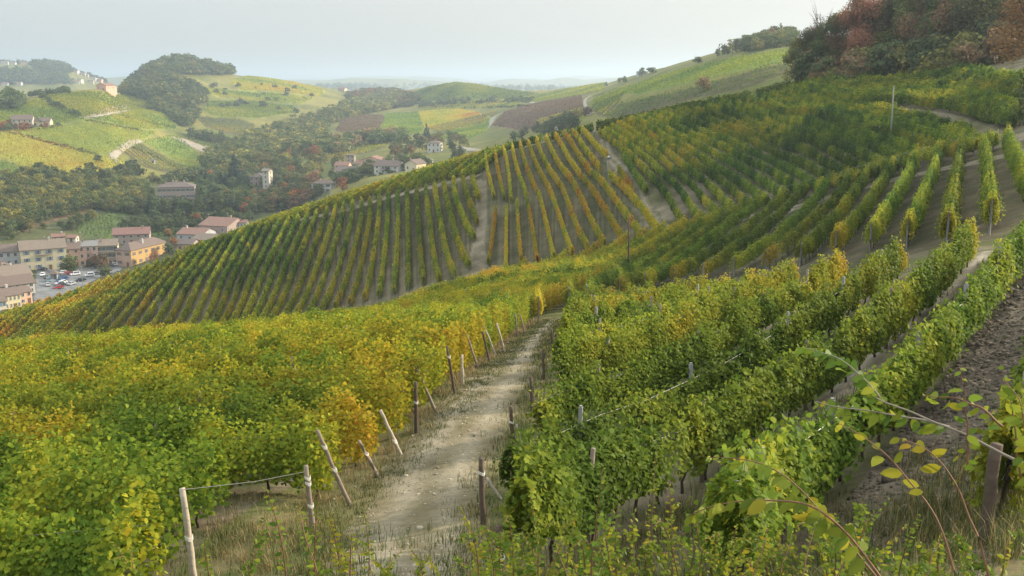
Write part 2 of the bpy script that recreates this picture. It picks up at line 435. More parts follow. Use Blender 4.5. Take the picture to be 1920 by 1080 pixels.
def offset_line(P, d):
    """shift a curve sideways by d (positive = to the left of its direction)"""
    t = np.gradient(P, axis=0); t /= np.maximum(np.linalg.norm(t, axis=1, keepdims=True), 1e-9)
    k = 9
    if len(P) > 2 * k:
        pad = np.pad(t, ((k, k), (0, 0)), mode='edge')
        t = np.stack([np.convolve(pad[:, c], np.ones(2*k+1) / (2*k+1), 'valid') for c in (0, 1)], 1)
        t /= np.linalg.norm(t, axis=1, keepdims=True)
    return P + d * np.stack([-t[:, 1], t[:, 0]], 1)

track = smooth_line(hits([(770, 1140), (785, 1000), (815, 890), (872, 800), (938, 700), (983, 640), (1024, 600)]), 0.5)
track_left = smooth_line(hits([(520, 1140), (590, 998), (672, 925), (745, 862), (806, 800), (853, 740), (908, 690), (948, 655), (985, 622), (1012, 602)]), 0.5)
track_right = smooth_line(hits([(925, 1150), (905, 985), (962, 835), (998, 770), (1020, 712), (1036, 655), (1057, 600)]), 0.5)

# pixel of every ground vertex, for laying out fields
_c, _s = math.cos(PITCH), math.sin(PITCH)
_d = GY * _c - GZ * _s
_dd = np.where(_d > 0.2, _d, 1e9)
GPX = CX + F * GX / _dd; GPY = CY - F * (GY * _s + GZ * _c) / _dd
GPX[_d <= 0.2] = -9999

def poly_mask(poly, X, Y):
    ins = np.zeros(X.shape, bool); n = len(poly); j = n - 1
    for i in range(n):
        xi, yi = poly[i]; xj, yj = poly[j]
        ins ^= ((yi > Y) != (yj > Y)) & (X < (xj - xi) * (Y - yi) / (yj - yi + 1e-12) + xi)
        j = i
    return ins

RRg = np.broadcast_to(RR[None, :], GX.shape)
GC = np.zeros(GX.shape + (3,))
_n1 = fbm(GX / 6, GY / 6, 4, 31); _n2 = fbm(GX / 1.1, GY / 1.1, 3, 32); _n3 = fbm(GX / 60, GY / 60, 4, 33)
SOIL = np.array((.150, .122, .088)); DRY = np.array((.27, .225, .15)); TURF = np.array((.075, .085, .028)); DARKSOIL = np.array((.082, .068, .052)); PALE = np.array((.33, .29, .22))
def blend(mask, c0, c1, w):
    w = np.clip(w, 0, 1)[..., None] if not np.isscalar(w) else w
    c = np.asarray(c0) * (1 - w) + np.asarray(c1) * w
    GC[mask] = np.broadcast_to(c, GC.shape)[mask]
allm = np.ones(GX.shape, bool)
blend(allm, SOIL, TURF, 0.5 + 1.2 * _n1 + .7 * _n2)
farm = RRg > 300
blend(farm, (.10, .115, .030), (.21, .185, .05), 0.5 + 1.1 * _n3 + .5 * _n1)
dark_turf = (RRg > 400) & (RRg < 760) & (GPX > 180) & (GPX < 620) & (GPY > 340)  # darker turf on the valley floor around the town
dark_turf |= (RRg > 400) & (RRg < 700) & (GPX > -300) & (GPX < 200) & (GPY > 392)
blend(dark_turf, (.040, .058, .026), (.085, .090, .036), 0.5 + 1.1 * _n3 + .6 * _n1)
# facing spur: beige tilled soil under the green rows, darker turf and soil under the orange rows
spur = (RRg > 130) & (RRg < 300)
mL = spur & (GPX < 905)
_st = fbm(TH[:, None] * 900 + 0 * GX, GX * 0 + RRg / 45, 3, 41)
blend(mL, (.066, .062, .032), (.165, .142, .088), 0.42 + 1.0 * _st + .5 * _n1 + np.clip((GPY - 470) / 250, -0.3, 0.35))
mO = spur & (GPX >= 905) & (GPX < 1260)
blend(mO, (.062, .066, .030), (.145, .122, .076), 0.42 + 1.0 * _st + .7 * _n1)
mG = (RRg > 105) & (RRg < 300) & (GPX >= 1200)
blend(mG, (.075, .075, .032), (.20, .17, .12), 0.35 + 1.1 * _n1 + .5 * _n2)
mM = (RRg > 58) & (RRg < 140) & (GPX > 1000) & (GPY > 300) & ~mO
blend(mM, (.048, .050, .024), (.115, .096, .062), 0.40 + 1.0 * _n1 + .6 * _n2)
# furrowed soil beside the nearest rows
furrow = poly_mask([(1480, 1180), (1560, 980), (1660, 840), (1780, 700), (1850, 600), (1925, 510), (2080, 430), (2200, 480), (2000, 720), (1880, 1000), (1830, 1180)], GPX, GPY) & (RRg < 60)
blend(furrow, DARKSOIL, (.145, .122, .092), 0.45 + .9 * _n2 + .5 * fbm(GX / .35, GY / .35, 2, 77))
_furs = np.where(furrow, 1.0, 0.0)
GZ += _furs * 0.07 * fbm(GX / .55, GY / .55, 3, 78) * (RRg < 60)
_gul = poly_mask([(893, 338), (912, 338), (914, 400), (908, 450), (915, 500), (905, 520), (868, 520), (880, 480), (893, 440), (890, 400)], GPX, GPY) & spur
blend(_gul, (.12, .105, .07), (.225, .195, .14), 0.5 + 1.2 * _n1 + .8 * _n2)
# turf verge beside the track and on the near bank
near = RRg < 90
for line, c in ((track_left, 2.2), (track_right, 1.2)):
    xs = np.interp(GY, line[:, 1], line[:, 0])
    v = near & (np.abs(GX - xs) < c * (1 + .5 * _n1)) & (GY > 12)
    blend(v, (.070, .085, .026), (.17, .145, .075), 0.45 + 1.0 * _n2 + .8 * _n1)
bankm = RRg < 15
blend(bankm, (.06, .075, .025), (.14, .12, .06), 0.5 + _n1 + .7 * _n2)

def strip(name, line, w0, w1, c0, c1, seed, lift=0.03, ruts=True, label=None, cat='path', na=14):
    """a draped path of soil: real sheet just above the ground, with a ragged edge"""
    L = resample(line, max(0.35, np.linalg.norm(line[-1] - line[0]) / 400))
    n = len(L)
    t = np.gradient(L, axis=0); t /= np.linalg.norm(t, axis=1, keepdims=True)
    nr = np.stack([-t[:, 1], t[:, 0]], 1)
    s = np.arange(n) * np.linalg.norm(L[1] - L[0])
    half = np.linspace(w0, w1, n) / 2
    k = np.linspace(-1, 1, na)
    e = np.ones((n, na)) * k[None, :]
    ragL = 1 + .30 * fbm(s / 2.0, s * 0 + 3, 3, seed); ragR = 1 + .30 * fbm(s / 2.0, s * 0 + 9, 3, seed + 1)
    e = np.where(e < 0, e * ragR[:, None], e * ragL[:, None])
    P = L[:, None, :] + nr[:, None, :] * (e * half[:, None])[..., None]
    z = ground(P[..., 0], P[..., 1]) + lift * (1 - 0.6 * np.abs(k)[None, :] ** 3)
    nn = fbm(P[..., 0] / 1.2, P[..., 1] / 1.2, 4, seed + 2)
    if ruts:
        wt = np.exp(-((np.abs(k)[None, :] - .42) / .24) ** 2) * 0.85 + .05
    else:
        wt = 0.7 - 0.3 * np.abs(k)[None, :] ** 2
    w = np.clip(wt + .75 * nn - .25 * (np.abs(k)[None, :] > .85), 0, 1)[..., None]
    c = np.asarray(c0) * (1 - w) + np.asarray(c1) * w
    idx = np.arange(n * na).reshape(n, na)
    q = np.stack([idx[:-1, :-1], idx[:-1, 1:], idx[1:, 1:], idx[1:, :-1]], -1).reshape(-1, 4)
    me = quads_mesh(name, np.concatenate([P, z[..., None]], -1).reshape(-1, 3), q, c.reshape(-1, 3), True)
    o = link(name, me, None, M['land'])
    tag(o, label, None, None, 'structure')
    return o

def land_mat():
    m, t, b = new_mat('land')
    at = t.nodes.new('ShaderNodeVertexColor'); at.layer_name = 'tint'
    tc = t.nodes.new('ShaderNodeTexCoord')
    n1 = t.nodes.new('ShaderNodeTexNoise'); n1.inputs['Scale'].default_value = 3.2; n1.inputs['Detail'].default_value = 8; n1.inputs['Roughness'].default_value = .7
    n2 = t.nodes.new('ShaderNodeTexNoise'); n2.inputs['Scale'].default_value = 0.35; n2.inputs['Detail'].default_value = 6
    t.links.new(tc.outputs['Object'], n1.inputs['Vector']); t.links.new(tc.outputs['Object'], n2.inputs['Vector'])
    ad = t.nodes.new('ShaderNodeMath'); ad.operation = 'ADD'
    t.links.new(n1.outputs['Fac'], ad.inputs[0]); t.links.new(n2.outputs['Fac'], ad.inputs[1])
    mr = t.nodes.new('ShaderNodeMapRange'); mr.inputs['From Min'].default_value = .6; mr.inputs['From Max'].default_value = 1.4; mr.inputs['To Min'].default_value = .55; mr.inputs['To Max'].default_value = 1.45
    t.links.new(ad.outputs[0], mr.inputs['Value'])
    mu = t.nodes.new('ShaderNodeVectorMath'); mu.operation = 'SCALE'
    t.links.new(at.outputs['Color'], mu.inputs[0]); t.links.new(mr.outputs['Result'], mu.inputs['Scale'])
    t.links.new(mu.outputs['Vector'], b.inputs['Base Color'])
    bp = t.nodes.new('ShaderNodeBump'); bp.inputs['Strength'].default_value = 0.7; bp.inputs['Distance'].default_value = 0.12
    t.links.new(n1.outputs['Fac'], bp.inputs['Height']); t.links.new(bp.outputs['Normal'], b.inputs['Normal'])
    b.inputs['Roughness'].default_value = .95; b.inputs['Specular IOR Level'].default_value = .08
    return m
M['land'] = land_mat()
# ---------------------------------------------------------------- far fields: colour of the land there, and rows of small vine clumps standing on it
FAR = []
def field(poly, hue, spread=.12, rmin=600, rmax=2600, ang=None, gap=2.6, size=1.1, step=1.5, h=1.5, soil=None, patch=45.0):
    FAR.append((poly, hue, spread, rmin, rmax, ang, gap, size, step, h, soil, patch))
# hill with the farmhouse
field([(75,182),(160,172),(255,178),(310,190),(300,205),(262,205),(215,212),(158,222),(118,200)], .40, .10, 800, 1500, 20)
field([(0,205),(38,197),(72,186),(150,215),(160,224),(110,232),(60,238),(0,236)], .33, .10, 780, 1400, 60)
field([(165,226),(220,214),(265,206),(312,214),(332,236),(330,242),(262,243),(212,232)], .36, .09, 760, 1400, 35)
field([(28,246),(110,238),(165,228),(262,246),(300,246),(252,270),(215,285),(188,290)], .34, .10, 720, 1300, 60)
field([(0,250),(22,246),(186,292),(232,300),(240,312),(205,328),(110,332),(52,316),(0,294)], .50, .10, 700, 1200, 60)
field([(0,300),(45,318),(60,330),(0,336)], .28, .10, 680, 1100, 60)
field([(222,282),(262,268),(330,305),(365,318),(368,334),(330,330),(270,312)], .42, .12, 700, 1200, -38, 6.0, 1.2, 1.0, 1.7)
field([(268,266),(330,252),(372,290),(395,312),(385,328),(340,308)], .30, .10, 720, 1300, -30, 4.0, 1.1, 1.3)
field([(342,250),(362,254),(420,270),(470,290),(462,296),(405,286),(352,262)], .34, .1, 800, 1400, -20, 6.0, 1.2, 1.1)
# slope beyond the wooded knoll
field([(375,205),(440,192),(520,198),(560,210),(480,222),(400,218)], .36, .1, 1000, 2200, 10)
field([(368,220),(440,222),(478,232),(474,258),(430,250),(385,238)], .34, .12, 900, 1800, -25, 6.5, 1.2, 1.1)
field([(430,150),(470,143),(540,152),(610,170),(600,180),(520,172),(450,170)], .48, .1, 1300, 2300, 10)
field([(385,165),(440,172),(520,176),(590,184),(560,196),(470,188),(400,180)], .40, .1, 1200, 2200, 5)
field([(395,190),(470,190),(560,198),(540,206),(450,205),(385,200)], .20, .08, 1100, 2200, 5)
# middle distance
field([(760,180),(800,165),(850,155),(885,158),(960,170),(1010,176),(960,186),(860,186),(800,190),(770,188)], .24, .1, 1150, 1800, 60, 4.0, 1.3)
field([(785,196),(860,188),(985,188),(960,200),(860,204),(790,206)], .36, .1, 1000, 1700, 5)
field([(640,225),(660,218),(715,214),(722,222),(708,248),(650,250),(630,246)], .94, .06, 900, 1600, 8)
field([(722,214),(785,210),(795,240),(790,252),(712,250)], .26, .06, 850, 1600, 4, 3.0)
field([(782,210),(860,205),(905,214),(840,232),(795,238)], .56, .12, 850, 1500, 6)
field([(800,240),(870,222),(935,208),(905,232),(870,245),(830,252)], .42, .12, 750, 1400, 25, 6.0, 1.2)
field([(840,246),(905,232),(920,214),(915,245),(880,262),(830,260)], .28, .08, 650, 1300, 20)
field([(922,236),(945,212),(1000,195),(1090,180),(1095,215),(1050,232),(980,246)], .93, .08, 520, 1200, 12)
field([(1000,228),(1090,204),(1100,214),(1085,235),(1030,240)], .45, .1, 450, 900, 12)
field([(985,184),(1060,168),(1135,156),(1130,170),(1080,180),(1000,192)], .32, .1, 800, 1600, 10)
field([(600,290),(660,275),(735,264),(728,272),(700,284),(640,296),(600,305)], .40, .1, 560, 1100, 35, 5.5, 1.2, 1.1)
# the long ridge rising to the wood
field([(1110,205),(1112,180),(1180,158),(1170,175),(1155,200),(1140,220),(1120,215)], .36, .1, 420, 1000, 75, 5.0, .8, .9)
field([(1150,175),(1250,140),(1340,118),(1420,104),(1480,95),(1475,115),(1380,135),(1280,160),(1200,178)], .27, .10, 350, 900, 15, 3.6, .8, 1.0)
field([(1140,222),(1160,195),(1240,180),(1330,155),(1420,130),(1480,116),(1478,135),(1400,165),(1300,185),(1200,212)], .15, .08, 290, 800, -12, 5.0, .7, .8)
# the hillside over the town
field([(135,440),(165,410),(230,392),(240,396),(215,428),(190,445)], .06, .08, 480, 800, 0, 3.2, .9)
field([(20,434),(100,407),(200,383),(198,388),(106,413),(26,440)], .92, .06, 480, 800, 20, 2.0, .9)
field([(190,446),(222,425),(330,424),(330,440),(220,452)], .14, .06, 460, 800, 0, 3.2, .9)

FIELD_NAMES = ['flat yellow-green vineyard along the top of the farmhouse hill', 'green vineyard above the white farmhouse', 'vineyard between the pale road and the wooded knoll',
 'green vineyard below the hill road beside the farmhouse', 'bright yellow vineyard at the foot of the farmhouse hill', 'small green vineyard under the yellow one at the hill foot',
 'striped yellow vineyard beside the white stone hut', 'fine-striped green vineyard above the stone hut', 'narrow vineyard along the pale dirt slope', 'green vineyard under the wooded knoll flank',
 'striped vineyard by the red-brown plot', 'yellow vineyard on the crest behind the wooded knoll', 'yellow-green vineyard on the slope behind the knoll', 'dark green strip vineyard behind the knoll',
 'dark vineyard on the round hilltop', 'pale green vineyard under the round hill', 'red-brown vineyard beside the pale farm track', 'grey-green square vineyard beside the pale farm track',
 'orange-brown vineyard across the middle distance', 'yellow striped vineyard beside the winding lane', 'dark green vineyard below the winding lane', 'russet vineyard inside the lane bend',
 'yellow strip of vines under the russet vineyard', 'green vineyard on the low far ridge', 'yellow-green vineyard above the hamlet roofs', 'striped vineyard at the road bend on the long ridge',
 'olive vineyard along the top of the long ridge', 'blue-green terraced vineyard on the flank of the long ridge', 'yellow-green terrace vineyard above the town roofs', 'orange hedge-like vineyard above the town woods', 'dark green vineyard below the conifers']

def build_fields():
    for fi, (poly, hue, spread, rmin, rmax, ang, gap, size, step, h, soil, patch) in enumerate(FAR):
        msk = poly_mask(poly, GPX, GPY) & (RRg > rmin) & (RRg < rmax)
        if msk.sum() < 4:
            continue
        base = pal(np.array([hue]))[0] * 0.75 + np.array((.10, .085, .05)) * .4
        if hue >= .9: base = np.array((.16, .105, .062))
        if gap > 4.2: base = np.array((.085, .080, .040))
        w = np.clip(.5 + .9 * _n1[msk], 0, 1)[:, None]
        GC[msk] = base * (.8 + .4 * w)
        xs, ys = GX[msk], GY[msk]
        cx, cy = xs.mean(), ys.mean()
        a = math.radians(ang); u = np.array((math.cos(a), math.sin(a))); v = np.array((-u[1], u[0]))
        pu = (xs - cx) * u[0] + (ys - cy) * u[1]; pv = (xs - cx) * v[0] + (ys - cy) * v[1]
        R = math.hypot(cx, cy)
        step_ = max(step, R * .0013); gap_ = max(gap, R * .0021); size_ = max(size, R * .00125)
        gu, gv = np.meshgrid(np.arange(pu.min(), pu.max(), step_), np.arange(pv.min(), pv.max(), gap_))
        gu = gu + R_.normal(0, step_ * .3, gu.shape); gv = gv + 4 * fbm(gu / 90, gv / 90, 2, 3) + R_.normal(0, .10, gv.shape)
        X = (cx + gu * u[0] + gv * v[0]).ravel(); Y = (cy + gu * u[1] + gv * v[1]).ravel()
        Z = ground(X, Y); d = Y * _c - Z * _s; d = np.where(d > 1, d, 1e9)
        ok = poly_mask(poly, CX + F * X / d, CY - F * (Y * _s + Z * _c) / d) & (np.hypot(X, Y) > rmin) & (np.hypot(X, Y) < rmax)
        ok &= R_.random(len(X)) > .06
        X, Y, Z = X[ok], Y[ok], Z[ok]
        if len(X) > 26000:
            k = R_.permutation(len(X))[:26000]; X, Y, Z = X[k], Y[k], Z[k]
        if len(X) == 0: continue
        hu = hue + .08 + spread * 2.6 * fbm(X / patch, Y / patch, 3, 50 + fi) + R_.normal(0, .05, len(X))
        P = []; N = []; Cc = []
        for layer in range(2):
            P.append(np.stack([X + R_.normal(0, .2, len(X)), Y + R_.normal(0, .2, len(X)), Z + h * (.45 + .45 * layer) * (.8 + .4 * R_.random(len(X)))], 1))
            N.append(np.stack([R_.normal(0, .6, len(X)), R_.normal(0, .6, len(X)) - .35, .5 + R_.random(len(X))], 1)); Cc.append(pal(hu) if hue < .9 else np.asarray((.165, .110, .062)) * (.75 + .5 * R_.random((len(X), 1))))
        co, idx, cc = leaves(np.concatenate(P), np.concatenate(N), size_ * (.75 + .5 * R_.random(2 * len(X))), np.concatenate(Cc), LEAF4)
        o = link('far_vineyard', quads_mesh('far_vineyard', co, idx, cc), None, M['vine'])
        tag(o, FIELD_NAMES[fi], 'vineyard', 'vineyards on the far hills', 'stuff')
# ---------------------------------------------------------------- vine rows
DENS = 1.0
def foliage(line, h=1.85, w=.75, base=.55, hue=None, spread=.06, size=None, per_m=None, seed=0, shape=None, ragged=1.0, taper=0.0):
    """leaf polygons of a hedge-like vine row along a ground line; returns mesh data in world coordinates"""
    rng = np.random.default_rng(1000 + seed)
    d = np.r_[0, np.cumsum(np.linalg.norm(np.diff(line, axis=0), axis=1))]
    L = d[-1]
    rr = np.hypot(line[:, 0], line[:, 1])
    # leaf size and number follow what the eye can tell apart at that distance
    sz = np.maximum(.096, .00125 * rr) if size is None else np.full(len(rr), size)
    nm = np.clip(17.0 / sz ** 2 * (1.0 if per_m is None else per_m), 40, 1750) * DENS
    cum = np.r_[0, np.cumsum((nm[1:] + nm[:-1]) / 2 * np.diff(d))]
    n = int(cum[-1])
    s = np.interp(np.sort(rng.random(n)) * cum[-1], cum, d)
    gapn = vnoise(s / 2.4, s * 0 + seed * 5.1, 12)          # missing and weak vines
    kp = (gapn < .66) | (rng.random(n) < .25)
    s = s[kp]; n = len(s)
    x = np.interp(s, d, line[:, 0]); y = np.interp(s, d, line[:, 1])
    tx = np.interp(s, d, np.gradient(line[:, 0], d)); ty = np.interp(s, d, np.gradient(line[:, 1], d))
    q = np.hypot(tx, ty); tx /= q; ty /= q
    o = seed * 17.3
    hh = h * (1 + .13 * ragged * vnoise(s / .9, s * 0 + o, 1) + .10 * ragged * vnoise(s / .33, s * 0 + o, 2) + .05 * vnoise(s / 6, s * 0 + o, 3))
    ww = w * (1 + .30 * ragged * vnoise(s / 1.1, s * 0 + o, 4) + .15 * vnoise(s / .4, s * 0 + o, 5))
    bb = base * (1 + .5 * vnoise(s / .8, s * 0 + o, 6))
    zr = rng.beta(1.25, 1.0, n)                           # 0 bottom .. 1 top
    side_ = rng.choice([-1.0, 1.0], n)
    prof = np.sqrt(np.clip(1 - (zr * .98) ** 3.2, 0.03, 1)) * (.72 + .28 * np.clip(zr * 4, 0, 1))
    lat = side_ * ww / 2 * prof * (1 - .75 * rng.random(n) ** 2.2)
    up = bb + zr * (hh - bb)
    shoot = rng.random(n) < .035 * ragged
    up = np.where(shoot, hh + rng.random(n) * .35, up); lat = np.where(shoot, lat * .5, lat)
    stray = rng.random(n) < .03 * ragged
    lat = np.where(stray, lat * 1.7, lat)
    X = x - ty * lat; Y = y + tx * lat
    Z = ground(X, Y) * .3 + ground(x, y) * .7 + up
    nx = -ty * side_ * (1.1 - .5 * zr); ny = tx * side_ * (1.1 - .5 * zr)
    N = np.stack([nx, ny, .35 + .9 * zr ** 2], 1) + rng.normal(0, .55, (n, 3))
    hb = hue(s, L, x, y) if callable(hue) else hue
    hb = hb + spread * 1.3 * vnoise(s / 3.0, s * 0 + o * 1.7, 9) + (seed % 7 - 3) * .006 + spread * 1.6 * vnoise(s / 1.0, s * 0 + o, 7) + spread * 1.2 * vnoise(s / 4.2, s * 0 + o, 8) + rng.normal(0, spread * .9, n) - .05 * (1 - zr)
    sc = np.interp(s, d, sz) * (.65 + .7 * rng.random(n))
    tipd = np.stack([rng.normal(0, .6, n), rng.normal(0, .6, n), -1.0 + rng.normal(0, .5, n)], 1)
    cl = pal(hb) * (.85 + .3 * rng.random(n))[:, None]
    if shape is None:
        shape = LOBED if rr.min() < 34 else LEAF5 if rr.min() < 60 else LEAF4
    return leaves(np.stack([X, Y, Z], 1), N, sc, cl, shape, tipd, rng)

POST_ME, TRUNK_ME = {}, []
def post_mesh(kind):
    if kind not in POST_ME:
        m = MB()
        if kind == 'concrete':
            m.box(-.045, .045, -.045, .045, -.3, 1.9)
            m.box(-.03, .03, -.03, .03, 1.9, 1.94)
            me = m.mesh('post')
        else:
            m.tube([(0, 0, -.3), (.01, 0, .7), (0, .01, 1.5), (.015, 0, 1.95)], [.055, .052, .048, .045], 7)
            me = m.mesh('post', True)
        me.materials.append(M['concrete' if kind == 'concrete' else 'wood'])
        POST_ME[kind] = me
    return POST_ME[kind]

for k in range(4):
    rg = random.Random(k)
    m = MB()
    pts = [(0, 0, -.1)]
    for i in range(1, 6):
        pts.append((pts[-1][0] + rg.uniform(-.06, .06), pts[-1][1] + rg.uniform(-.06, .06), i * .17))
    m.tube(pts, [.045, .036, .032, .028, .03, .022], 5)
    m.tube([pts[4], (pts[4][0] + .3, pts[4][1], pts[4][2] + .16)], [.02, .012], 4)
    m.tube([pts[4], (pts[4][0] - .28, pts[4][1] + .04, pts[4][2] + .15)], [.02, .012], 4)
    me = m.mesh('vine_trunk', True); me.materials.append(M['bark']); TRUNK_ME.append(me)

def vine_row(line, label, group, posts=(), post_kind='concrete', trunks=None, wire=False, seed=0, cat='vine row', lean=0.0, **kw):
    """one row of trellised vines: foliage, posts and trunks as its parts; line = dense ground points"""
    x0, y0 = line[0]; z0 = float(ground(x0, y0))
    root = empty('vine_row', (x0, y0, z0))
    tag(root, label, cat, group)
    co, idx, cc = foliage(line, seed=seed, **kw)
    link('foliage', quads_mesh('foliage', co - np.array([[x0, y0, z0]]), idx, cc), root, M['vine'])
    d = np.r_[0, np.cumsum(np.linalg.norm(np.diff(line, axis=0), axis=1))]
    rg = random.Random(seed)
    for s in posts:
        s = s if s >= 0 else d[-1] + s + 1e-6
        s = min(max(s, 0), d[-1])
        px, py = float(np.interp(s, d, line[:, 0])), float(np.interp(s, d, line[:, 1]))
        p = link('post', post_mesh(post_kind), root)
        p.location = (px - x0, py - y0, float(ground(px, py)) - z0)
        p.rotation_euler = (rg.uniform(-.04, .04), rg.uniform(-.04, .04), rg.uniform(0, 3))
    if wire:
        Lw = resample(line, 2.0)
        for hz in (.75, 1.45):
            m = MB(); m.tube([(a - x0, b - y0, float(ground(a, b)) - z0 + hz + .03 * math.sin(a * 3)) for a, b in Lw], .005, 4)
            m.build('trellis_wire', M['wire'], root)
    if trunks:
        n = 0; s = .5
        while s < d[-1] and n < 95:
            px, py = float(np.interp(s, d, line[:, 0])), float(np.interp(s, d, line[:, 1]))
            p = link('vine_trunk', TRUNK_ME[rg.randrange(4)], root)
            p.location = (px - x0, py - y0, float(ground(px, py)) - z0)
            p.rotation_euler = (0, 0, math.atan2(line[-1][1] - line[0][1], line[-1][0] - line[0][0]) + rg.uniform(-.3, .3))
            p.scale = (1, 1, rg.uniform(.8, 1.1))
            s += trunks * rg.uniform(.8, 1.2); n += 1
    return root

def lerp_rows(A, B, n):
    """n pixel rows strictly between two pixel rows with the same number of points"""
    A, B = np.asarray(A, float), np.asarray(B, float)
    return [A + (B - A) * (i / (n + 1)) for i in range(1, n + 1)]

# --- the facing spur: green rows counted from the bare gully
spur_px = [[(886,336),(892,354),(897,372)], [(869,338),(882,383),(895,418)], [(851,340),(866,402),(889,446)], [(833,345),(848,415),(880,497)],
 [(815,348),(826,417),(853,514)], [(798,352),(808,435),(824,524)], [(781,355),(786,435),(794,528)], [(763,358),(765,442),(766,539)], [(745,363),(745,455),(738,546)],
 [(728,366),(723,455),(710,553)], [(711,370),(703,462),(683,560)], [(694,375),(684,463),(656,568)], [(678,378),(664,470),(628,575)], [(661,381),(644,470),(602,582)],
 [(644,385),(623,470),(577,588)], [(629,389),(604,472),(551,594)], [(613,394),(582,480),(527,600)], [(594,400),(558,488),(502,607)]]
A1 = [(472,428),(420,520),(360,632)]; A2 = [(297,495),(222,560),(140,640)]; A3 = [(150,545),(85,595),(15,650)]; A4 = [(0,595),(-70,625),(-140,662)]
spur_px += lerp_rows(spur_px[-1], A1, 6) + [A1] + lerp_rows(A1, A2, 8) + [A2] + lerp_rows(A2, A3, 7) + [A3] + lerp_rows(A3, A4, 7)
def spur_hue(i):
    red = np.clip((i - 34) / 6.0, 0, 1)
    def f(s, L, x, y):
        t = s / L
        g = .36 + .17 * np.clip((t - .55) / .3, 0, 1) + (.10 if i % 5 == 0 else 0) + (.12 if i < 5 else 0) + .10 * np.clip((.15 - t) / .15, 0, 1)
        g = np.clip(g + .16 * vnoise(x / 14, y / 14, 60), .2, .5)
        r = .62 + .22 * vnoise(x / 5, y / 5, 61)
        return g * (1 - red) + r * red
    return f
def build_spur():
    for i, pts in enumerate(spur_px):
        L = smooth_line(hits(pts, 128, 1.0, 290), 1.5)
        vine_row(L, f'{ordinal(i + 1)} {"red-tinged " if i >= 37 else ""}vine row of the facing slope counted from the bare gully', 'green vine rows on the facing slope',
                 posts=(0.0, -1.0) if i < 26 else (0.0, 7, 14, 21, 28, 35, -1.0), hue=spur_hue(i), spread=.07, seed=100 + i, h=1.95, w=.85, base=.4, ragged=.9, per_m=.85)
    # short rows across the crest above the pale path
    lo = smooth_line(hits([(330,478),(420,450),(520,424),(600,400),(700,371),(800,350),(884,333)], 128, .3, 275), 1.0)
    lo = resample(lo, 3.6)
    n = len(lo)
    for i in range(n):
        t = i / (n - 1)
        p = lo[i]
        dv = np.array([.32, 1.0]); dv /= np.linalg.norm(dv)
        Lr = 14 + 16 * t
        L = resample(np.array([p, p + dv * Lr]), 1.5)
        vine_row(L, f'{ordinal(i + 1)} short yellow-green row on the spur crest counted from its low end', 'short vine rows along the spur crest',
                 posts=(), hue=lambda s, L_, x, y: .48 + .08 * vnoise(x / 9, y / 9, 65), seed=300 + i, h=2.0, w=1.0, base=.35, per_m=.8)

# --- orange rows beyond the gully: an upper and a lower flight
def z3(pts): return [(960 + a / 4, 220 + b / 4) for a, b in pts]
or_up = [[(910,284),(916,328),(926,368)], [(927,279),(936,330),(945,372)], [(942,275),(954,328),(958,376)]] + [z3(p) for p in (
 [(0,215),(55,440),(110,590)], [(60,185),(125,420),(190,570)], [(120,170),(190,370),(280,540)], [(185,155),(255,350),(360,510)], [(255,140),(340,330),(450,480)],
 [(320,115),(420,300),(520,450)], [(390,100),(490,270),(600,430)], [(455,95),(560,260),(660,390)], [(520,80),(610,190),(715,295)])]
or_lo = [[(929,394),(924,440),(915,492)], [(950,392),(949,445),(948,505)]] + [z3(p) for p in (
 [(35,640),(50,850),(70,1070)], [(110,610),(155,850),(190,1080)], [(200,580),(265,830),(315,1050)], [(280,545),(360,760),(455,1020)], [(370,515),(455,740),(570,980)],
 [(455,490),(560,700),(695,950)], [(535,460),(680,670),(830,910)], [(615,430),(790,640),(965,880)], [(730,440),(920,620),(1095,850)], [(800,390),(850,470),(900,545)])]
def build_orange():
    oh = lambda s, L, x, y: .655 + .12 * vnoise(x / 4, y / 4, 66) + .08 * vnoise(x / 11, y / 11, 67) - .22 * np.clip(vnoise(x / 22 + 3, y / 22, 68) - .1, 0, 1)
    for nm, rows, sd in (('upper', or_up, 400), ('lower', or_lo, 420)):
        for i, pts in enumerate(rows):
            L = smooth_line(hits(pts, 128, .9, 290), 1.5)
            vine_row(L, f'{ordinal(i + 1)} orange vine row of the {nm} flight counted from the bare gully', f'orange vine rows, {nm} flight',
                     posts=(0.0, -1.0), hue=oh, spread=.06, seed=sd + i, h=1.75, w=.5, base=.4, per_m=.8, ragged=.8)
    # dark hedge row along the crest behind them
    L = smooth_line(hits([(902,291),(950,272),(1000,257),(1060,243),(1112,232),(1112,232)][:5], 150, 1.0, 280), 1.5)
    vine_row(L, 'long dark green vine row along the crest above the orange rows', 'vine rows along the crest', hue=.2, seed=440, h=2.2, w=1.1, base=.2)

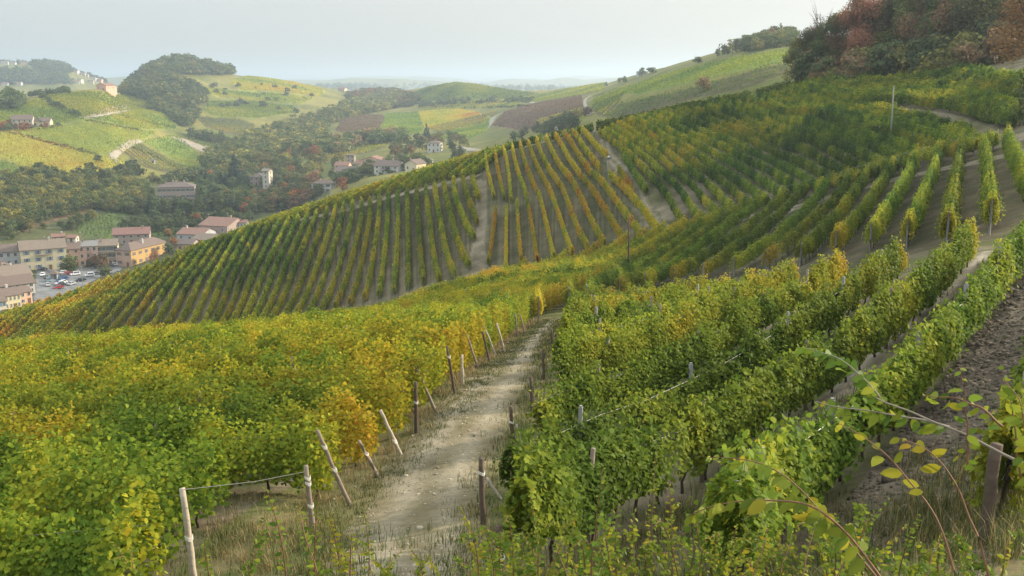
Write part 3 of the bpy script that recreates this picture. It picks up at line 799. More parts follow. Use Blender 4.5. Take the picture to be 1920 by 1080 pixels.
# --- big slope under the wood: rows counted from the dirt gully
G0 = [(1123,249),(1165,280),(1210,322),(1248,366),(1279,415)]
G5 = [(1180,224),(1255,264),(1330,308),(1392,347),(1440,380)]
G11 = [(1268,205),(1360,226),(1480,262),(1570,294),(1646,328)]
G17 = [(1420,183),(1520,206),(1640,232),(1760,246),(1868,268)]
H0 = [(1462,177),(1570,189),(1690,190),(1800,205),(1900,236)]
H9 = [(1490,160),(1580,153),(1690,144),(1800,131),(1915,150)]
gx = [[(1123,300),(1160,318),(1185,338),(1203,352),(1214,362)]]
g_px = [G0] + lerp_rows(G0, G5, 4) + [G5] + lerp_rows(G5, G11, 5) + [G11] + lerp_rows(G11, G17, 5) + [G17]
h_px = lerp_rows(G17, H0, 3)[0:3]
h_px = [[(1432,181),(1540,203),(1640,222),(1740,232),(1820,247)], [(1442,179),(1545,198),(1630,212),(1690,218),(1750,226)], [(1450,178),(1550,195),(1610,203),(1640,206),(1680,210)]] + [H0] + lerp_rows(H0, H9, 7) + [H9]
def build_slope():
    gh = lambda s, L, x, y: np.clip(.35 + .24 * vnoise(x / 16 + 1.3, y / 16, 70) + .14 * vnoise(x / 3.5, y / 3.5, 71) + .12 * np.clip((s / L - .8) / .2, 0, 1), .12, .53)
    for i, pts in enumerate(g_px):
        L = smooth_line(hits(pts, 104, .8, 270), 1.3)
        nL = np.linalg.norm(np.diff(L, axis=0), axis=1).sum()
        vine_row(L, f'{ordinal(i + 1)} long vine row on the slope below the wood, counted from the dirt gully', 'vine rows on the slope below the wood',
                 posts=[0.0] + list(np.arange(9, nL - 4, 13 + (i % 3))) + [-1.0], hue=gh, spread=.075, seed=500 + i, h=1.7, w=.5, base=.5, per_m=.8)
    hh = lambda s, L, x, y: .37 + .14 * vnoise(x / 12, y / 12, 72)
    for i, pts in enumerate(h_px):
        L = smooth_line(hits(pts, 120, .8, 270), 1.3)
        vine_row(L, f'{ordinal(i + 1)} terrace vine row counted upward toward the foot of the wood', 'terrace vine rows under the wood',
                 posts=(0.0, -1.0), hue=hh, spread=.08, seed=530 + i, h=1.7, w=.6, base=.4, per_m=.8)
    hc = smooth_line(hits([(1118,234),(1180,218),(1260,201),(1350,184),(1440,170),(1480,163)], 150, 1.0, 270), 1.5)
    vine_row(hc, 'long dark vine row along the crest of the slope below the wood', 'vine rows along the crest', hue=.24, seed=545, h=2.2, w=1.2, base=.2)
    L = smooth_line(hits([(1168,290),(1185,318),(1212,360)], 120, .8), 1.3)
    vine_row(L, 'short vine row standing alone beside the dirt gully', 'short rows beside the dirt gully', hue=.33, seed=546, h=1.7, w=.7, base=.4)

# --- rows bending round the hollow between the lower lane and the track
m_px = [[(1887,272),(1899,312),(1924,378)], [(1843,284),(1850,345),(1856,432)], [(1800,292),(1788,372),(1774,457)], [(1759,299),(1735,378),(1699,460)], [(1715,312),(1680,388),(1632,465)],
 [(1674,324),(1630,395),(1565,477)], [(1628,337),(1580,408),(1498,494)], [(1590,347),(1540,415),(1433,502)], [(1548,360),(1495,422),(1374,514)], [(1510,367),(1440,435),(1316,525)],
 [(1473,377),(1390,450),(1260,532)], [(1430,387),(1340,455),(1208,543)], [(1395,397),(1300,465),(1160,552)], [(1355,410),(1260,475),(1100,570)], [(1320,418),(1220,483),(1066,576)],
 [(1285,428),(1170,497),(1010,596)], [(1247,437),(1120,505),(950,592)], [(1212,447),(1080,512),(900,588)], [(1176,454),(1040,518),(830,594)], [(1120,472),(970,530),(750,602)],
 [(1060,486),(900,545),(690,606)], [(985,503),(830,560),(640,604)]]
def build_hollow():
    for i, pts in enumerate(m_px):
        L = smooth_line(hits(pts, 52, .3), .9)
        def mh(s, L_, x, y, i=i):
            t = s / L_
            g = .33 + .09 * vnoise(x / 7, y / 7, 74) + .04 * vnoise(x / 2, y / 2, 75)
            e = .20 * np.clip((t - .90) / .07, 0, 1) * (1 if 0 < i < 13 else .3) + .16 * np.clip((.10 - t) / .1, 0, 1)
            if i >= 15: g = g + .14 + .05 * (i % 2)
            return g + e
        vine_row(L, f'{ordinal(i + 1)} curving vine row between the two lanes, counted from the frame edge by the bank', 'curving vine rows in the hollow',
                 posts=[-.3] + ([.3] if i < 9 else []), hue=mh, spread=.06, seed=600 + i, h=1.85, w=.72, base=.55, per_m=.62, trunks=1.3 if i < 8 else None)

# --- near rows either side of the track
def cut(line, keep):
    return line[keep] if keep.sum() > 3 else None
R2L = smooth_line(hits([(905,1105),(1170,985),(1411,842),(1640,672),(1818,498)]), .4)
R1L = smooth_line(hits([(1330,1150),(1475,990),(1635,850),(1762,704),(1848,594),(1925,492)]), .4)
R0L = smooth_line(hits([(1868,1000),(1928,830),(1990,690),(2060,590)]), .4)
end_line = hits([(2060,430),(1925,476),(1818,498),(1735,514),(1648,528),(1572,544),(1500,556),(1430,566),(1360,573),(1290,578),(1220,582),(1150,587),(1060,592)])
def build_near_right():
    # offsets of the second row from the furrowed soil give its neighbours
    offs = [(-10.6, 'row beside the dark post'), (-3.8, '')] + [(2.95 * k, '') for k in range(0, 16)]
    th_end, r_end = np.arctan2(end_line[:, 0], end_line[:, 1]), np.hypot(end_line[:, 0], end_line[:, 1])
    o_ = np.argsort(th_end); th_end, r_end = th_end[o_], r_end[o_]
    t0 = np.gradient(R2L, axis=0)
    ext = np.concatenate([R2L[0] - np.arange(120, 0, -1)[:, None] * .4 * unit(t0[0]), R2L, R2L[-1] + np.arange(1, 90)[:, None] * .4 * unit(t0[-1])])
    num = 0
    for k, (o, _) in enumerate(offs):
        P = offset_line(ext, o) if k > 1 else (R0L, R1L)[k]
        r = np.hypot(P[:, 0], P[:, 1]); t = np.arctan2(P[:, 0], P[:, 1])
        keep = ((r < np.interp(t, th_end, r_end)) | (k == 0)) & (P[:, 1] > 5)
        xt = np.interp(P[:, 1], track_right[:, 1], track_right[:, 0])
        keep &= (P[:, 0] > xt + .45) & (P[:, 0] > -.2)
        keep &= (r > (11.5 if k > 1 else 10.5)) & (t < math.radians(33 if k else 40))
        P = cut(P, keep)
        if P is None: continue
        num += 1
        def nh(s, L_, x, y):
            return .43 + .10 * vnoise(x / 6, y / 6, 80) + .06 * vnoise(x / 2, y / 2, 81) + .22 * np.clip((s / L_ - .94) / .06, 0, 1) + .05 * np.clip((np.hypot(x, y) - 35) / 20, -1, 1) - .05
        lab = ('leafy vine row hanging over the dark post beside the furrowed soil' if k == 0 else
               f'{ordinal(k)} vine row counted from the furrowed soil towards the track, {"beside the furrows" if k == 1 else "leafy green"}')
        vine_row(P, lab, 'leafy vine rows between the track and the furrowed soil', posts=[3 + 5.6 * j for j in range(int(len(P) * .4 / 5.6))], post_kind='concrete' if k % 2 else 'wood',
                 hue=nh, spread=.06, seed=700 + k, h=(1.5 + .1 * (k % 3)) if k > 1 else 1.6, w=.56 if k > 1 else .62, base=.5 if k > 2 else .42, per_m=.7, trunks=1.05 if k < 6 else None, ragged=1.5, wire=k < 9)

LB0 = hits([(590, 998), (386, 988)])
def build_near_left():
    a, b = LB0
    dv = unit(b - a); print('left row direction', dv)
    base_dir = np.array([-1.0, .10]); base_dir /= np.linalg.norm(base_dir)
    nrm = np.array([base_dir[1], -base_dir[0]]) ; nrm = nrm if nrm[1] > 0 else -nrm
    starts = resample(track_left[track_left[:, 1] > 14.6], .25)
    # starting points about 2.6 m apart measured across the rows
    acc, last = [], None
    for p in starts:
        v = p @ nrm
        if last is None or v - last >= 2.55:
            acc.append(p); last = v
    for extra in range(1, 12):                             # rows further down the slope, beyond the end of the track
        acc.append(acc[-1] + nrm * 2.7 + np.array([.5, 0]))
    for i, p in enumerate(acc):
        far = float(np.hypot(*p))
        Lr = 7 + far * .70
        s = np.arange(0, Lr, .45)
        P = p[None, :] + np.array([-.45 - (1.75, 1.8, 1.7)[i] if i < 3 else -.45, 0]) + s[:, None] * base_dir[None, :] + nrm[None, :] * (-.0009 * s[:, None] ** 2 * (1 if i > 3 else .3)) 
        def lh(s_, L_, x, y, i=i):
            r = np.hypot(x, y)
            g = .378 + .11 * vnoise(x / 5, y / 5, 90) + .09 * vnoise(x / 1.8, y / 1.8, 91) + .10 * np.clip((r - 27) / 12, -1.2, 1) - .20 * np.clip((r - 85) / 25, 0, 1)
            g = np.minimum(g, .53)
            return g + (.20 * np.clip((3.0 - s_) / 2.5, 0, 1) if i == 3 else .10 * np.clip((2 - s_) / 2, 0, 1) * (i > 3))
        vine_row(P, f'{ordinal(i + 1)} yellow-green vine row counted from the tall pale post beside the track', 'yellow-green vine rows on the open side of the track',
                 posts=[4.5 + 6.0 * j + (i % 3) for j in range(int(Lr / 6) - 1)], post_kind='wood', wire=i < 8, hue=lh, spread=.075, seed=800 + i, h=1.9, w=1.25, base=.30, per_m=.72, trunks=1.1 if i in (1, 2, 3, 4, 5) else None, ragged=1.4)
# ---------------------------------------------------------------- posts, poles, grass, wild shoots
def at_pix(px, py, lift=0.0, rmin=5):
    g = hit(px, py, rmin); return np.array([g[0], g[1], float(ground(*g)) + lift])

def to_range(px, py, r):
    """point on the view ray of a pixel at horizontal distance r"""
    x, y, z = ray(px, py); q = math.hypot(x, y)
    return np.array([x / q * r, y / q * r, z / q * r])

def wooden_post(base_px, top_px, label, rad=.055, mat='wood', bands=0, group='end posts beside the track', r=None):
    b = at_pix(*base_px) if r is None else to_range(*base_px, r)
    rb = math.hypot(b[0], b[1])
    t = to_range(*top_px, rb + .15)
    root = empty('wooden_post', tuple(b)); tag(root, label, 'post', group)
    d = t - b; L = np.linalg.norm(d)
    rg = random.Random(label)
    pts = [b * 0 - d / L * .25]
    for k in range(7):
        pts.append(d * k / 6 + np.array([rg.uniform(-.012, .012), rg.uniform(-.012, .012), 0]))
    m = MB(); m.tube(pts, [rad * 1.12] + [rad * (1.08 - .035 * k + rg.uniform(-.05, .05)) for k in range(7)], 9)
    m.build('stake', M[mat], root, True)
    for k in range(bands):
        f = rg.uniform(.25, .85)
        w = MB()
        for j in range(4):
            c = d * (f + j * .012)
            w.tube([c + np.array([math.cos(a) * rad * 1.15, math.sin(a) * rad * 1.15, .02 * math.sin(a * 2)]) for a in np.linspace(0, 6.283, 11)], .006, 4)
        w.build('wire_binding', M['twine'], root)
    return root, t

def build_posts():
    P = [((365,1092),(342,916),'tall pale post at the frame edge of the nearest vine row',.06,'wood_pale',1),
     ((588,998),(574,873),'grey upright post wrapped with wire at the track edge',.055,'wood',3),
     ((656,948),(594,806),'long leaning post among orange vine leaves',.05,'wood',2),
     ((710,895),(673,826),'short leaning post behind the orange vine end',.05,'wood',1),
     ((752,854),(713,769),'leaning pale post beyond the short leaning one',.052,'wood_pale',2),
     ((781,813),(779,716),'dark crooked post with a doubled stump',.06,'wood_dark',1),
     ((819,775),(778,686),'leaning strut post just past the dark crooked post',.05,'wood',0),
     ((853,741),(838,649),'thin upright post under bright yellow vines',.05,'wood_dark',1),
     ((868,722),(866,665),'stubby grey post right behind the thin upright one',.05,'wood_pale',0),
     ((897,692),(874,625),'leaning post halfway along the track',.05,'wood',0),
     ((918,680),(905,622),'dark upright post where the track narrows',.055,'wood_dark',0),
     ((930,668),(908,612),'leaning pale strut where the track narrows',.045,'wood_pale',0),
     ((947,662),(931,606),'upright pale post near the far end of the track',.05,'wood_pale',0),
     ((970,633),(966,588),'slim post close to the far end of the track',.055,'wood',0),
     ((985,626),(975,590),'slim leaning post at the far end of the track',.045,'wood',0),
     ((1000,604),(996,572),'last pale post before the track bends away',.055,'wood_pale',0)]
    for b, t, lab, rad, mat, bands in P:
        wooden_post(b, t, lab, rad, mat, bands)
    Q = [((940,1085),(934,986),'dark square-topped post at the near corner of the leafy rows',.06,'wood_dark',1),
     ((906,985),(902,860),'dark thick post with a pale strut across the track',.06,'wood_dark',1),
     ((938,935),(912,895),'pale slanting strut behind the thick dark post',.035,'wood_pale',0),
     ((962,835),(957,762),'dark post under a tuft of vine leaves',.055,'wood_dark',1),
     ((980,835),(968,795),'short pale strut by the tufted dark post',.035,'wood_pale',0),
     ((998,772),(995,706),'dark post opposite the thin upright one',.055,'wood_dark',0),
     ((1020,712),(1018,655),'dark post half hidden by leaves near the bend',.055,'wood_dark',0),
     ((1036,662),(1034,618),'small dark post where the leafy rows reach the bend',.055,'wood_dark',0),
     ((1845,1022),(1868,832),'thick dark post standing beside the furrowed soil',.085,'wood_dark',0),
     ((1402,1040),(1408,960),'dark post stub among the brambles',.06,'wood_dark',0)]
    tops = []
    for b, t, lab, rad, mat, bands in Q:
        tops.append(wooden_post(b, t, lab, rad, mat, bands, 'dark posts of the leafy rows')[1])
    # strained wire from the tall pale post to the grey one
    a = to_range(345, 918, 15.7); c = to_range(575, 884, 21.2)
    m = MB(); m.tube([a, (a + c) / 2 - np.array([0, 0, .05]), c], .006, 4)
    tag(m.build('trellis_wire', M['wire']), 'strained wire between the tall pale post and the grey wrapped post', 'wire')

def concrete_pole(base, top, r, label, lamp=False, cross=False, mat='concrete'):
    b = to_range(*base, r); t = to_range(*top, r)
    b[2] = min(b[2], float(ground(b[0], b[1])) )
    H = t[2] - b[2]
    root = empty('utility_pole', tuple(b)); tag(root, label, 'utility pole', 'poles between the vines')
    m = MB(); m.tube([(0, 0, -.5), (0, 0, H * .5), (t[0] - b[0], t[1] - b[1], H)], [.10, .085, .06], 8); m.build('shaft', M[mat], root, True)
    if lamp:
        m = MB(); m.tube([(0, 0, H - .1), (0, 0, H + .1), (0, 0, H + .35), (0, 0, H + .5)], [.12, .32, .32, .1], 10); m.build('lamp_head', M['steel'], root, True)
    if cross:
        m = MB(); m.box(-.7, .7, -.05, .05, H - .45, H - .33); m.build('crossarm', M['steel'], root)
        for k in (-.55, 0, .55):
            i = MB(); i.tube([(k, 0, H - .33), (k, 0, H - .2), (k, 0, H - .12)], [.05, .07, .03], 6); i.build('insulator', M['twine'], root)
    return root

def build_poles():
    concrete_pole((1140,352),(1138,297), 190, 'lamp pole with a white head standing among the orange rows', lamp=True)
    concrete_pole((1178,492),(1179,404), 112, 'tall thin pole between the curving rows and the orange rows', mat='wood_dark')
    concrete_pole((1669,262),(1676,160), 140, 'slim concrete pole standing in the slope under the wood')
    concrete_pole((639,584),(629,509), 180, 'slim dark pole at the foot of the facing slope', mat='wood_dark')
    concrete_pole((581,408),(577,378), 262, 'thin pole on the pale path along the spur crest')
    # trellis wire along the lower ends of the slope rows
    pts = []
    for p in [r_[-1] for r_ in g_px]:
        g = hit(p[0], p[1], 100, .4, 270); pts.append((g[0], g[1], float(ground(*g)) + 1.95))
    m = MB(); m.tube(pts, .014, 4); tag(m.build('trellis_wire', M['wire']), 'pale wire joining the end posts under the big slope', 'wire')
    # small white box by the wood
    b = to_range(1866, 122, 186); b[2] = float(ground(b[0], b[1]))
    root = empty('sign_board', tuple(b)); tag(root, 'small white board on a stake below the wood', 'sign')
    m = MB(); m.tube([(0, 0, -.3), (0, 0, .8)], .04, 6); m.build('stake', M['wood'], root)
    m = MB(); m.box(-.32, .32, -.05, .05, .8, 1.4); m.build('board', simple_mat('white_board', (.8, .8, .78), .6, .05), root)

def grass(label, pts, n_blades, hmin, hmax, cols, seed, width=.012, spread=.09):
    """tufts of grass blades: pts are ground points, each tuft n_blades bent blades"""
    rng = np.random.default_rng(seed)
    n = len(pts) * n_blades
    base = np.repeat(pts, n_blades, axis=0) + rng.normal(0, spread, (n, 2))
    z = ground(base[:, 0], base[:, 1])
    h = rng.uniform(hmin, hmax, n) * np.repeat(rng.uniform(.6, 1.2, len(pts)), n_blades)
    a = rng.uniform(0, 6.283, n); lean = rng.uniform(.15, .8, n) * h
    dx, dy = np.cos(a), np.sin(a)
    wv = width * np.maximum(1, np.hypot(base[:, 0], base[:, 1]) * .045)
    px, py = -dy * wv / 2, dx * wv / 2
    co = np.zeros((n, 5, 3))
    co[:, 0] = np.stack([base[:, 0] - px, base[:, 1] - py, z - .02], 1); co[:, 1] = np.stack([base[:, 0] + px, base[:, 1] + py, z - .02], 1)
    mx, my, mz = base[:, 0] + dx * lean * .35, base[:, 1] + dy * lean * .35, z + h * .65
    co[:, 2] = np.stack([mx + px * .8, my + py * .8, mz], 1); co[:, 3] = np.stack([mx - px * .8, my - py * .8, mz], 1)
    co[:, 4] = np.stack([base[:, 0] + dx * lean, base[:, 1] + dy * lean, z + h], 1)
    idx = np.arange(n)[:, None] * 5
    loops = np.concatenate([idx + 0, idx + 1, idx + 2, idx + 3, idx + 3, idx + 2, idx + 4], 1)
    starts = np.stack([np.arange(n) * 7, np.arange(n) * 7 + 4], 1).ravel()
    w = rng.random((n, 1)); pick = np.asarray(cols)[rng.integers(0, len(cols), n)]
    c = pick * (.7 + .6 * w)
    me = np_mesh('grass', co.reshape(-1, 3), loops.ravel(), starts, np.tile([4, 3], n), np.repeat(c, 5, axis=0))
    o = link('grass', me, None, M['grass']); tag(o, label, 'grass', None, 'stuff')

def build_grass():
    rng = np.random.default_rng(3)
    def along(line, n, off, sd):
        L = resample(line, .05); i = rng.integers(0, len(L), n)
        return L[i] + np.stack([rng.normal(off, sd, n), rng.normal(0, .1, n)], 1)
    green = [(.055, .085, .022), (.085, .105, .028), (.12, .12, .04)]; dry = [(.30, .22, .09), (.24, .18, .08), (.16, .14, .05), (.36, .28, .14)]
    grass('short green grass along the verge of the track below the leaning posts', along(track_left, 2600, .30, .40), 9, .04, .15, green + dry[2:3], 1)
    grass('dry straw grass at the feet of the leaning posts', along(track_left, 500, -.6, .4), 16, .10, .35, dry, 2, .009)
    grass('thin grass on the edge of the track under the leafy rows', along(track_right, 900, -.25, .35), 9, .06, .25, green + dry[:1], 3)
    grass('sparse grass growing between the wheel ruts', along(track, 260, 0, .5), 6, .02, .06, green + dry[2:3], 4)
    # dry tussocks in the corner between the nearest rows
    pts = hits([(rng.uniform(380, 640), rng.uniform(930, 1075)) for _ in range(150)])
    grass('dry tussocks and weeds between the two nearest row ends', pts, 22, .08, .30, dry + green, 5, .010, .12)
    pts = hits([(rng.uniform(300, 900), rng.uniform(1000, 1180)) for _ in range(260)], 8)
    grass('green tufts at the near end of the track', pts, 14, .08, .3, green, 6)
    L = offset_line(R2L, -1.1); pts = L[rng.integers(0, len(L), 700)] + rng.normal(0, .35, (700, 2))
    grass('ragged grass under the rows beside the furrowed soil', pts, 10, .1, .4, green + dry[1:3], 7)
    pts = hits([(rng.uniform(1560, 1900), rng.uniform(560, 1000)) for _ in range(90)])
    grass('weeds at the edge of the furrowed soil', pts, 9, .06, .22, green, 8)
    pts = hits([(rng.uniform(1700, 1920), rng.uniform(860, 1060)) for _ in range(160)])
    grass('long grass round the dark post', pts, 20, .15, .6, green + dry[:1], 9, .01, .12)
    pts = hits([(rng.uniform(850, 1800), rng.uniform(960, 1160)) for _ in range(420)], 6)
    grass('rough grass under the brambles', pts, 14, .15, .5, green + dry[1:3], 10, .01, .14)

def clods():
    """crumbled lumps of ploughed soil: one uncountable scatter"""
    rng = np.random.default_rng(12)
    ico = np.array([(0,0,1),(.89,0,.45),(.28,.85,.45),(-.72,.53,.45),(-.72,-.53,.45),(.28,-.85,.45),(.72,.53,-.45),(-.28,.85,-.45),(-.89,0,-.45),(-.28,-.85,-.45),(.72,-.53,-.45),(0,0,-1)])
    fc = np.array([(0,1,2),(0,2,3),(0,3,4),(0,4,5),(0,5,1),(1,6,2),(2,7,3),(3,8,4),(4,9,5),(5,10,1),(6,7,2),(7,8,3),(8,9,4),(9,10,5),(10,6,1),(11,7,6),(11,8,7),(11,9,8),(11,10,9),(11,6,10)])
    pts = []
    xs = rng.uniform(5, 30, 60000); ys = rng.uniform(10, 48, 60000)
    z = ground(xs, ys); d = ys * _c - z * _s
    ok = poly_mask([(1480, 1180), (1560, 980), (1660, 840), (1780, 700), (1850, 600), (1925, 510), (2080, 430), (2200, 480), (2000, 720), (1880, 1000), (1830, 1180)], CX + F * xs / d, CY - F * (ys * _s + z * _c) / d)
    xs, ys, z = xs[ok][:14000], ys[ok][:14000], z[ok][:14000]
    n = len(xs); s = rng.gamma(2.0, .018, n) + .012
    co = ico[None] * (s[:, None, None] * rng.uniform(.6, 1.3, (n, 12, 1))) * np.array([1, 1, .6]) + np.stack([xs, ys, z], 1)[:, None, :]
    idx = (np.arange(n) * 12)[:, None, None] + fc[None]
    c = np.asarray((.115, .096, .073)) * rng.uniform(.6, 1.6, (n, 1))
    me = quads_mesh('soil_clods', co.reshape(-1, 3), idx.reshape(-1, 3), np.repeat(c, 12, axis=0))
    tag(link('soil_clods', me, None, M['land']), 'crumbled clods of ploughed grey-brown soil', 'soil', None, 'stuff')
    # pebbles and straw on the track
    i = rng.integers(0, len(track), 2600)
    p = track[i] + np.stack([rng.normal(0, .8, 2600), rng.normal(0, .2, 2600)], 1)
    n = len(p); s = rng.gamma(1.6, .010, n) + .006; z = ground(p[:, 0], p[:, 1]) + .03
    co = ico[None] * (s[:, None, None] * rng.uniform(.6, 1.3, (n, 12, 1))) * np.array([1, 1, .6]) + np.concatenate([p, z[:, None]], 1)[:, None, :]
    idx = (np.arange(n) * 12)[:, None, None] + fc[None]
    c = np.asarray((.30, .26, .19)) * rng.uniform(.6, 1.5, (n, 1))
    me = quads_mesh('track_gravel', co.reshape(-1, 3), idx.reshape(-1, 3), np.repeat(c, 12, axis=0))
    tag(link('track_gravel', me, None, M['land']), 'loose pebbles scattered on the dirt track', 'gravel', None, 'stuff')

M['stem'] = simple_mat('shoot_stem', (.17, .085, .045), .7, .3, 20)
M['stem_grey'] = simple_mat('grey_branch', (.20, .17, .135), .8, .3, 20)
def wild_shoot(pts, label, leaf=.05, n=26, hue=.36, rad=.006, seed=0, two_rows=True, group=None, cat='wild shoot', bare=0.0, droop=.5, side_twigs=0, stem='stem'):
    """an arching shoot: stem plus alternate leaves along it; pts = world points from base to tip"""
    rng = np.random.default_rng(seed)
    P = np.asarray(pts, float)
    d = np.r_[0, np.cumsum(np.linalg.norm(np.diff(P, axis=0), axis=1))]
    s = np.linspace(0, d[-1], 26)
    C = np.stack([np.interp(s, d, P[:, c]) for c in range(3)], 1)
    C[1:-1] += rng.normal(0, leaf * .12, C[1:-1].shape)
    for _ in range(5):                                   # round the corners
        C[1:-1] = (C[:-2] + 2 * C[1:-1] + C[2:]) / 4
    root = empty('wild_shoot', tuple(C[0])); tag(root, label, cat, group)
    m = MB(); m.tube(C - C[0], list(np.linspace(rad, rad * .35, len(C))), 5)
    pos, nrm, tips, size, hues = [], [], [], [], []
    def put(Cc, n, bare, lf):
        T = np.gradient(Cc, axis=0)
        for k in range(n):
            f = bare + (1 - bare) * (k + rng.uniform(-.3, .3)) / max(n - 1, 1); f = min(max(f, 0), 1)
            x = f * (len(Cc) - 1); i = min(int(x), len(Cc) - 2)
            p = Cc[i] + (Cc[i+1] - Cc[i]) * (x - i); t = unit(T[i])
            sd = np.cross(t, (0, 0, 1.0)); sd /= max(np.linalg.norm(sd), 1e-6)
            sg = 1 if k % 2 else -1
            out = unit(sg * sd * 1.0 + t * .55 - np.array([0, 0, droop * rng.uniform(.2, 1.3)]) + rng.normal(0, .22, 3))
            sz = lf * rng.uniform(.65, 1.2) * (1 - .45 * max(0, f - .75) / .25)
            pos.append(p + out * sz * .62); tips.append(out)
            nr = np.array([0, -.75, .55]) + rng.normal(0, .5, 3); nrm.append(nr)
            size.append(sz); hues.append(hue + rng.normal(0, .07) + (.18 if rng.random() < .10 else 0))
    put(C, n, bare, leaf)
    for q in range(side_twigs):
        i = rng.integers(6, 22)
        dv = unit(np.gradient(C, axis=0)[i] + rng.normal(0, .7, 3) * np.linalg.norm(np.gradient(C, axis=0)[i]))
        Lt = d[-1] * rng.uniform(.12, .28)
        Ct = np.array([C[i] + dv * Lt * u - np.array([0, 0, .15 * Lt * u * u]) for u in np.linspace(0, 1, 8)])
        m.tube(Ct - C[0], list(np.linspace(rad * .5, rad * .25, 8)), 4)
        put(Ct, max(4, int(n * .35)), .1, leaf * .85)
    m.build('stem', M[stem], root, True)
    co, idx, cc = leaves(np.array(pos), np.array(nrm), np.array(size), pal(np.array(hues) - .03) * .95, ELM, np.array(tips), rng)
    link('foliage', quads_mesh('foliage', co - C[0], idx, cc), root, M['shoot'])
    return root

def px_shoot(pix, r0, r1, label, **kw):
    """sketch a shoot by sighting its bends; distance runs from r0 to r1"""
    n = len(pix)
    return wild_shoot([to_range(px, py, r0 + (r1 - r0) * i / (n - 1)) for i, (px, py) in enumerate(pix)], label, **kw)

